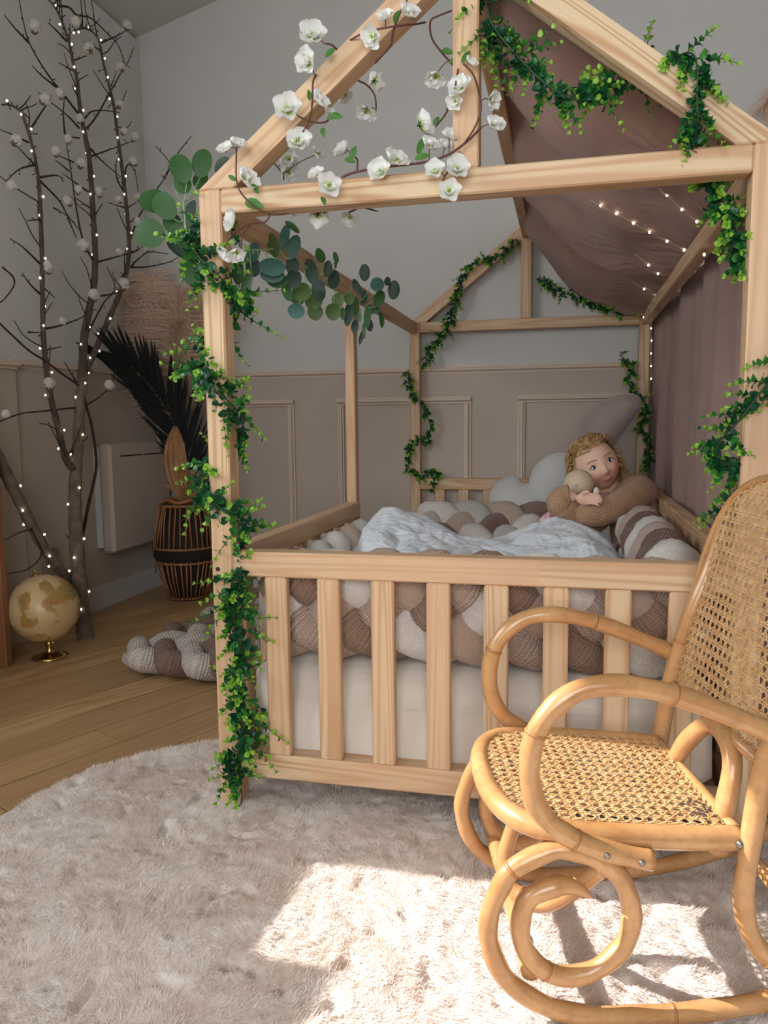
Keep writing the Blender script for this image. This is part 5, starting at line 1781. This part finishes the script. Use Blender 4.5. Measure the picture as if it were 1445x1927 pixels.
for x, y, yy in [(1130, 387, .9), (1160, 402, .88), (1192, 420, .86), (1222, 437, .85), (1255, 454, .84), (1287, 471, .82), (1255, 367, .62), (1283, 394, .61), (1311, 417, .6), (1220, 499, 1.23), (1238, 515, 1.22), (1212, 544, 1.63), (1234, 557, 1.6), (1211, 597, 1.95), (1225, 618, 1.97), (1226, 641, 1.97), (1225, 665, 1.98), (1225, 689, 1.98), (1225, 713, 1.98), (1325, 479, .55), (1393, 331, .0)]:
    put('bulb', BULB_ME, Matrix.Translation(under(x, y, yy)) @ Matrix.Diagonal((0.0030, 0.0030, 0.0036, 1)), cp_th)
# ------------------------------------------------------------------ the child and the doll
HX = (CR * 0.90 + CU * 0.43).normalized()
HY = CF.copy()
HZ = HX.cross(HY).normalized()
HY = HZ.cross(HX)
EYE = at(1133.6, 873, 1, 1.24)
HC = EYE + HY * 0.078
HR = Matrix((HX, HY, HZ)).transposed()          # head space: x viewer's right, y back, z up


def hp_(x, y, z): return HC + HR @ Vector((x, y, z))


def g2(a, b, s): return math.exp(-(a * a + b * b) / (s * s))


def head_fn(d):
    k = 1.0
    if d.y < 0.35:
        k += 0.085 * max(0, -d.z) * 0.0
    return k


def head_verts(nu=96, nv=72):
    V, F = [], []
    for j in range(nv + 1):
        th = math.pi * j / nv
        for i in range(nu):
            ph = 2 * math.pi * i / nu
            d = Vector((math.sin(th) * math.cos(ph), math.sin(th) * math.sin(ph), math.cos(th)))
            x, y, z = d.x * 0.0735, d.y * 0.084, d.z * (0.096 if d.z > 0 else 0.086)
            f = max(0.0, -d.y)
            low = max(0.0, -d.z)
            x *= 1 - 0.22 * low ** 2.4
            y *= 1 - 0.10 * low ** 2
            if d.y > 0: y *= 1 + 0.10 * max(0, d.z + .2); z *= 1 - 0.12 * low * d.y
            # face relief (x, z in metres on the front)
            if d.y < 0:
                fr = -1.0
                rel = 0.0
                for s in (-1, 1):
                    rel -= 0.0065 * g2(x - s * 0.0275, z - 0.001, 0.015)          # eye sockets
                    rel += 0.0095 * g2(x - s * 0.036, z + 0.036, 0.022)           # cheeks
                    rel += 0.0015 * g2(x - s * 0.026, z - 0.022, 0.012)           # brow
                    rel += 0.0035 * g2(x - s * 0.0085, z + 0.031, 0.006)          # nostrils
                rel += 0.012 * math.exp(-(x / 0.0075) ** 2) * math.exp(-((z + 0.029) / 0.009) ** 2)  # nose tip
                rel += 0.0045 * math.exp(-(x / 0.006) ** 2) * math.exp(-((z + 0.015) / 0.015) ** 2)   # bridge
                rel += 0.004 * math.exp(-(x / 0.017) ** 2) * math.exp(-((z + 0.053) / 0.012) ** 2)   # mouth mound
                rel += 0.006 * math.exp(-(x / 0.016) ** 2) * math.exp(-((z + 0.076) / 0.012) ** 2)   # chin
                y -= rel
            V.append(Vector((x, y, z)))
    for j in range(nv):
        for i in range(nu):
            i2 = (i + 1) % nu
            F.append((j * nu + i, (j + 1) * nu + i, (j + 1) * nu + i2, j * nu + i2))
    return V, F


def face_y(x, z):
    """front surface depth of the head at (x, z), by search over the head points"""
    best = min((v for v in HV if v.y < 0), key=lambda v: (v.x - x) ** 2 + (v.z - z) ** 2)
    return best.y


HV, HF = head_verts()
body = MB()
body.add([HC + HR @ v for v in HV], HF)
# ears
for s in (-1, 1):
    body.ball(hp_(s * 0.0715, 0.008, -0.012), (0.008, 0.014, 0.022), 12, 8, HR)
shL = at(1212, 930, 1, 1.30); shR = at(1150, 935, 1, 1.40)
neck_b = at(1185, 925, 1, 1.36)
body.tube(cr([hp_(0, 0.03, -0.05), hp_(0.01, 0.035, -0.085), neck_b + Vector((0, 0.02, -0.02))], 4), [0.036] * 9, 14)
chest = at(1195, 960, 1, 1.33); hip = at(1205, 1040, 1, 1.16)
body.tube(cr([neck_b, chest, (chest + hip) / 2, hip], 5), [0.045, 0.055, 0.062, 0.066, 0.068] + [0.068] * 9 + [0.06, 0.05], 16)
# legs stretched under the duvet
for dx, kx in ((0.0, 0.60), (0.06, 0.72)):
    body.tube(cr([hip, Vector((lerp(hip.x, kx, .5) + dx * .3, 0.98, 0.345)), Vector((kx, 0.78, 0.345)), Vector((kx - 0.05, 0.60, 0.335)), Vector((kx - 0.09, 0.50, 0.335))], 5), [0.05] * 6 + [0.04] * 6 + [0.03] * 9, 12)
L_ARM = [(shL, 0.038), (at(1196, 932, 1, 1.21), 0.037), (at(1165, 950, 1, 1.13), 0.033), (at(1130, 966, 1, 1.09), 0.029), (at(1104, 970, 1, 1.07), 0.024), (at(1092, 958, 1, 1.075), 0.018)]
R_ARM = [(shR, 0.036), (at(1118, 978, 1, 1.20), 0.034), (at(1082, 970, 1, 1.10), 0.033), (at(1053, 949, 1, 1.065), 0.030), (at(1062, 933, 1, 1.065), 0.022), (at(1082, 936, 1, 1.065), 0.0165)]
for arm in (L_ARM, R_ARM):
    P = cr([p for p, r in arm], 5)
    rr = [lerp(arm[min(i // 5, 5)][1], arm[min(i // 5 + 1, 5)][1], (i % 5) / 5) for i in range(len(P))]
    body.tube(P, rr, 12)
# visible right hand: palm, four fingers, thumb
palm = at(1097, 939, 1, 1.055)
body.ball(palm, (0.022, 0.011, 0.019), 14, 10, Matrix.Rotation(math.radians(14), 3, 'Y'))
for k in range(4):
    y_ = 929.5 + k * 5.8
    ln_k = (1.25, 1.4, 1.32, 1.1)[k]
    body.tube(cr([at(1104, y_ + 1, 1, 1.052), at(1104 + 9 * ln_k, y_ + 0.5, 1, 1.040), at(1104 + 17 * ln_k, y_ + 2.5, 1, 1.036), at(1104 + 22 * ln_k, y_ + 6, 1, 1.040)], 3), [0.0045] * 4 + [0.0043] * 4 + [0.0039, 0.0034], 8)
body.tube(cr([at(1092, 933, 1, 1.056), at(1100, 926.5, 1, 1.045), at(1109, 925, 1, 1.042)], 3), [0.0068] * 4 + [0.006] * 2 + [0.005], 8)
# left hand curled inside its cuff
lh = at(1090, 950, 1, 1.08)
body.ball(lh, (0.016, 0.012, 0.017), 10, 8)
for k in range(4):
    body.tube([lh + Vector((-0.012 + 0.008 * k, -0.006, 0.010)), lh + Vector((-0.012 + 0.008 * k, -0.010, 0.022)), lh + Vector((-0.011 + 0.008 * k, 0.002, 0.028))], [0.0055, 0.005, 0.004], 8)

tmp = put('tmp_body', body.mesh('tmp_body', []))
rm = tmp.modifiers.new('r', 'REMESH'); rm.mode = 'VOXEL'; rm.voxel_size = 0.0028; rm.use_smooth_shade = True
smo = tmp.modifiers.new('s', 'SMOOTH'); smo.factor = 0.5; smo.iterations = 2
dg = bpy.context.evaluated_depsgraph_get()
bme = bpy.data.meshes.new_from_object(tmp.evaluated_get(dg))
bpy.data.objects.remove(tmp)
bme.name = 'person'
attr = bme.color_attributes.new('tone', 'FLOAT_COLOR', 'POINT')
nv_ = len(bme.vertices)
co = np.empty(nv_ * 3, np.float32); bme.vertices.foreach_get('co', co); co = co.reshape(-1, 3)
hl = (co - np.array(HC)) @ np.array(HR)
cols = np.zeros((nv_, 4), np.float32); cols[:, 3] = 1
front = hl[:, 1] < 0
def gg(x, z, s): return np.exp(-((hl[:, 0] - x) ** 2 + (hl[:, 2] - z) ** 2) / s ** 2) * front
cheek = gg(0.038, -0.038, 0.022) + gg(-0.038, -0.038, 0.022) + 0.5 * gg(0, -0.034, 0.012)
cols[:, 0] = np.clip(cheek, 0, 1)
attr.data.foreach_set('color', cols.ravel())
SKIN = NT('child_skin')
at_ = SKIN.n('Attribute', attribute_name='tone')
sp_ = SKIN.n('SeparateColor'); SKIN.l(at_.outputs['Color'], sp_.inputs[0])
SKIN.base(SKIN.mix(SKIN.math('MULTIPLY', sp_.outputs[0], 0.6), lin((236, 192, 168)), lin((222, 124, 112))))
SKIN.set(Roughness=0.5); SKIN.b.inputs['Subsurface Weight'].default_value = 0.12; SKIN.b.inputs['Subsurface Radius'].default_value = (0.01, 0.004, 0.002)
bme.materials.clear(); bme.materials.append(SKIN.m)
proot = Vector((hip.x, hip.y, 0.29))
bme.transform(Matrix.Translation(-proot))
person = put('person', bme, Matrix.Translation(proot))
tag(person, 'small blond child in a tan ribbed sweater lying on the bed hugging a doll', 'person')

# eyes, brows, lips
SCLERA = plain('eye_white', (226, 222, 218), 0.2)
IRIS = plain('eye_iris', (66, 84, 104), 0.15)
PUPIL = plain('eye_pupil', (14, 12, 14), 0.1)
LASH = plain('eye_lash', (92, 64, 50), 0.7)
BROW = plain('eyebrow', (170, 128, 92), 0.8)
LIP = plain('lips', (190, 92, 88), 0.4)
for s in (-1, 1):
    yx = face_y(s * 0.0275, 0.0)
    b = MB(); b.ball(hp_(s * 0.0275, yx + 0.0055, 0.0), (0.0145, 0.0085, 0.0088), 20, 14, HR)
    eye = b.build('eye', SCLERA, person)
    b = MB(); b.ball(hp_(s * 0.0275 - 0.0002, yx - 0.0006, 0.0006), (0.0078, 0.0024, 0.0078), 18, 10, HR); b.build('iris', IRIS, eye)
    b = MB(); b.ball(hp_(s * 0.0275 - 0.0002, yx - 0.0022, 0.0006), (0.0042, 0.0012, 0.0042), 14, 8, HR); b.build('pupil', PUPIL, eye)
    b = MB(); b.ball(hp_(s * 0.0275 - 0.0022, yx - 0.0032, 0.003), (0.0011, 0.0005, 0.0011), 8, 6, HR); b.build('catchlight', WHITE, eye)
    b = MB(); b.tube(cr([hp_(s * 0.0275 + dx * 0.0165, yx + 0.004 * abs(dx) ** 2 - 0.0018, 0.0085 - 0.0085 * dx * dx) for dx in (-1, -.6, -.2, .2, .6, 1)], 3), 0.0014, 6); b.build('lash_line', LASH, person)
    b = MB(); b.tube(cr([hp_(s * 0.0275 + dx * 0.0155, yx + 0.004 * abs(dx) ** 2 - 0.0006, -0.0080 + 0.0075 * dx * dx) for dx in (-1, -.6, -.2, .2, .6, 1)], 3), 0.0007, 6); b.build('lash_line', LASH, person)
    b = MB(); b.tube(cr([hp_(s * (0.0275 + dx * 0.017), face_y(s * (0.0275 + dx * 0.017), 0.021) - 0.0004, 0.0195 + 0.0035 * (1 - (dx - .1) ** 2)) for dx in (-1, -.5, 0, .5, 1)], 3), [0.0008] + [0.0016] * 11 + [0.0005], 6, flat=1.0); b.build('eyebrow', BROW, person)
b = MB()
ml = [hp_(x, face_y(x, -0.054) - 0.0006, -0.0565 + 0.0115 * (abs(x) / 0.024) ** 2) for x in (-0.024, -0.016, -0.008, 0, 0.008, 0.016, 0.024)]
b.tube(cr(ml, 4), [0.0006] + [0.0024] * 23 + [0.0006], 8)
ml2 = [p - HZ * 0.0032 + HY * 0.0006 for p in ml[1:-1]]
b.tube(cr(ml2, 4), [0.0008] + [0.0030] * 15 + [0.0008], 8)
lips = b.build('lips', LIP, person)
b = MB(); b.tube(cr([p - HZ * 0.0014 - HY * 0.0022 for p in ml], 4), 0.0006, 5); b.build('mouth_line', plain('mouth_shadow', (110, 48, 46), 0.7), lips)

# hair
HAIR = NT('blond_hair')
hv_ = HAIR.coord('Object')
HAIR.base(HAIR.mix(HAIR.ramp(HAIR.noise(hv_, 55, 3), [(0.35, 0.0), (0.65, 1.0)]), lin((206, 170, 116)), lin((146, 106, 64))))
HAIR.set(Roughness=0.45)
hr = random.Random(15)
def scalp(th, ph, k=1.0):
    d = Vector((math.sin(th) * math.cos(ph), math.sin(th) * math.sin(ph), math.cos(th)))
    return Vector((d.x * 0.0735 * k, d.y * 0.088 * k, d.z * 0.097 * k)), d
hb_ = MB()
V, F = [], []
nu, nv = 48, 26
ok = {}
for j in range(nv + 1):
    for i in range(nu):
        p, d = scalp(math.pi * j / nv * 0.80, 2 * math.pi * i / nu, 1.03 + 0.03 * noise.noise(Vector((i * .5, j * .5, 1))))
        ok[(i, j)] = not (d.y < -0.28 and d.z < 0.58 + 0.10 * d.x) and d.z > -0.75
        if d.y < 0 and d.z > 0.45: p.y -= 0.003
        V.append(HC + HR @ p)
for j in range(nv):
    for i in range(nu):
        i2 = (i + 1) % nu
        if ok[(i, j)] and ok[(i2, j)] and ok[(i, j + 1)] and ok[(i2, j + 1)]:
            F.append((j * nu + i, (j + 1) * nu + i, (j + 1) * nu + i2, j * nu + i2))
hb_.add(V, F)
hair_cap = hb_.build('hair', HAIR.m, person)
locks = MB()
for k in range(620):
    th = math.acos(1 - hr.random() * 1.35); ph = hr.random() * 2 * math.pi
    p, d = scalp(th, ph, 1.02)
    if d.y < -0.22 and d.z < 0.68: continue
    if d.y > 0.75 and hr.random() < 0.5: continue
    t = Vector((d.x * 0.8 + hr.gauss(0, .35), max(d.y, -0.1) * 0.9 + 0.25, -0.75 - 0.3 * hr.random()))
    if d.z > 0.75: t = Vector((d.x * 1.3 + hr.gauss(0, .5), d.y + .35, -0.1))
    if d.y < 0.05 and d.z > 0.3: t = Vector(((1 if d.x > -0.15 else -1) * 0.9, 0.75 + hr.random() * 0.5, 0.05 + hr.gauss(0, .2)))
    t = (t - d * t.dot(d)).normalized()
    L = hr.uniform(0.035, 0.085) * (1.35 if d.z < 0.2 else 1.0)
    amp = hr.uniform(0.003, 0.008); fq = hr.uniform(5, 10); phs = hr.random() * 6
    s_ = d.cross(t).normalized()
    pts, rr = [], []
    n = 10
    q = p.copy(); dirv = t.copy()
    for i in range(n + 1):
        f = i / n
        lift = 0.010 * math.sin(f * math.pi) + 0.006 * f
        pts.append(HC + HR @ (q + d * lift + s_ * amp * math.sin(f * fq + phs) + d * amp * math.cos(f * fq + phs) * 0.8))
        rr.append(0.0021 * (1 - 0.75 * f) + 0.0003)
        q = q + dirv * L / n
        # follow the head round
        dd = Vector((q.x / 0.0735, q.y / 0.088, q.z / 0.097))
        if dd.length < 1.0: q = q * (1.0 / max(dd.length, .2))
        dirv = (dirv + Vector((0, 0, -0.10))).normalized()
    locks.tube(pts, rr, 5)
# loose curls falling beside the right ear
for k in range(70):
    x0 = hr.uniform(0.05, 0.085)
    p = Vector((x0, hr.uniform(0.0, 0.05), hr.uniform(-0.05, 0.03)))
    L = hr.uniform(0.05, 0.12); amp = hr.uniform(0.004, 0.009); fq = hr.uniform(8, 15); phs = hr.random() * 6
    pts = []
    gd = HR.transposed() @ Vector((0.1, -0.05, -1))
    for i in range(14):
        f = i / 13
        pts.append(HC + HR @ (p + gd * L * f + Vector((amp * math.sin(fq * f + phs) + 0.012 * f, amp * math.cos(fq * f + phs), 0))))
    locks.tube(pts, [0.0017 * (1 - 0.7 * i / 13) for i in range(14)], 5)
lk = locks.build('hair_locks', HAIR.m, hair_cap); lk['kind'] = 'stuff'

# sweater: torso and two sleeves, ribbed
RIB = NT('ribbed_knit')
RIB.set(Roughness=0.9)
uvv = RIB.coord('UV')
us = RIB.n('SeparateXYZ'); RIB.l(uvv, us.inputs[0])
rib = RIB.math('SINE', RIB.math('MULTIPLY', us.outputs[0], 900.0))
wz = RIB.noise(RIB.coord('Object'), 14, 3)
RIB.base(RIB.mix(RIB.ramp(rib, [(0.0, 0.85), (0.6, 0.0)]), lin((222, 178, 142)), lin((162, 118, 88))))
RIB.bump(RIB.math('ADD', rib, RIB.math('MULTIPLY', wz, 2.0)), 0.6, 0.003)
RIB.b.inputs['Sheen Weight'].default_value = 0.2
def sleeve(arm, grow, wrinkle, seed, upto):
    P = cr([p for p, r in arm], 8)
    m = len(P)
    rr = []
    for i in range(m):
        j = min(i // 8, 5); r0 = arm[j][1]; r1 = arm[min(j + 1, 5)][1]
        r = lerp(r0, r1, (i % 8) / 8) * 1.0 + grow
        r += wrinkle * noise.noise(Vector((i * 0.9, seed, 0)))
        rr.append(r)
    k = int(m * upto)
    b = MB(); b.tube(P[:k], rr[:k], 22)
    # gathered cuff
    c = P[k - 1]; d = (P[k - 1] - P[k - 3]).normalized()
    b.tube([c, c + d * 0.004, c + d * 0.008, c + d * 0.010], [rr[k - 1], rr[k - 1] * 1.06, rr[k - 1] * 0.98, rr[k - 1] * 0.80], 22)
    return b
tb = MB()
tp = cr([neck_b + Vector((0.0, 0.0, -0.004)), at(1190, 935, 1, 1.345), chest, (chest + hip) / 2, hip, hip + Vector((-0.03, -0.06, -0.005))], 6)
tr_ = [0.040, 0.055, 0.068, 0.078, 0.083, 0.086] + [0.088] * (len(tp) - 8) + [0.07, 0.05]
tb.tube(tp, tr_, 30)
sweater = tb.build('sweater', RIB.m, person)
sleeve(L_ARM, 0.0125, 0.006, 3, 0.97).build('sleeve', RIB.m, sweater)
sleeve(R_ARM, 0.0115, 0.006, 8, 0.86).build('sleeve', RIB.m, sweater)

# doll held in the arms
DOLL = plain('doll_cloth', (216, 196, 168), 0.85, (204, 182, 152), 12, 0.15, 200)
dc = at(1089, 911, 1, 1.145)
doll = thing('doll', at(1070, 985, 1, 1.11), 'beige bald cloth doll in a pink floral dress held by the child', 'doll')
b = MB(); b.ball(dc, (0.048, 0.046, 0.047), 28, 20, None); dh = b.build('doll_head', DOLL, doll)
b = MB(); b.ball(dc + Vector((-0.010, -0.045, 0.0)), (0.006, 0.005, 0.005), 10, 8); b.build('doll_nose', DOLL, dh)
b = MB(); b.ball(at(1122, 926, 1, 1.10), (0.010, 0.010, 0.016), 12, 8); b.build('doll_hand', plain('doll_white', (226, 214, 196), 0.8), doll)
PINK = NT('floral_pink')
pv_ = PINK.coord('Object')
vor = PINK.n('TexVoronoi', Scale=95.0); PINK.l(pv_, vor.inputs['Vector'])
PINK.base(PINK.mix(PINK.ramp(vor.outputs['Distance'], [(0.22, 1.0), (0.34, 0.0)]), lin((232, 190, 194)), lin((168, 66, 84))))
PINK.set(Roughness=0.9)
b = MB(); b.tube(cr([dc + Vector((-0.005, 0.0, -0.045)), at(1070, 950, 1, 1.17), at(1046, 978, 1, 1.15), at(1018, 992, 1, 1.12)], 6), [0.026] * 6 + [0.030] * 5 + [0.032, 0.034, 0.036, 0.036, 0.034, 0.032, 0.026, 0.015], 18)
b.build('doll_dress', PINK.m, doll)
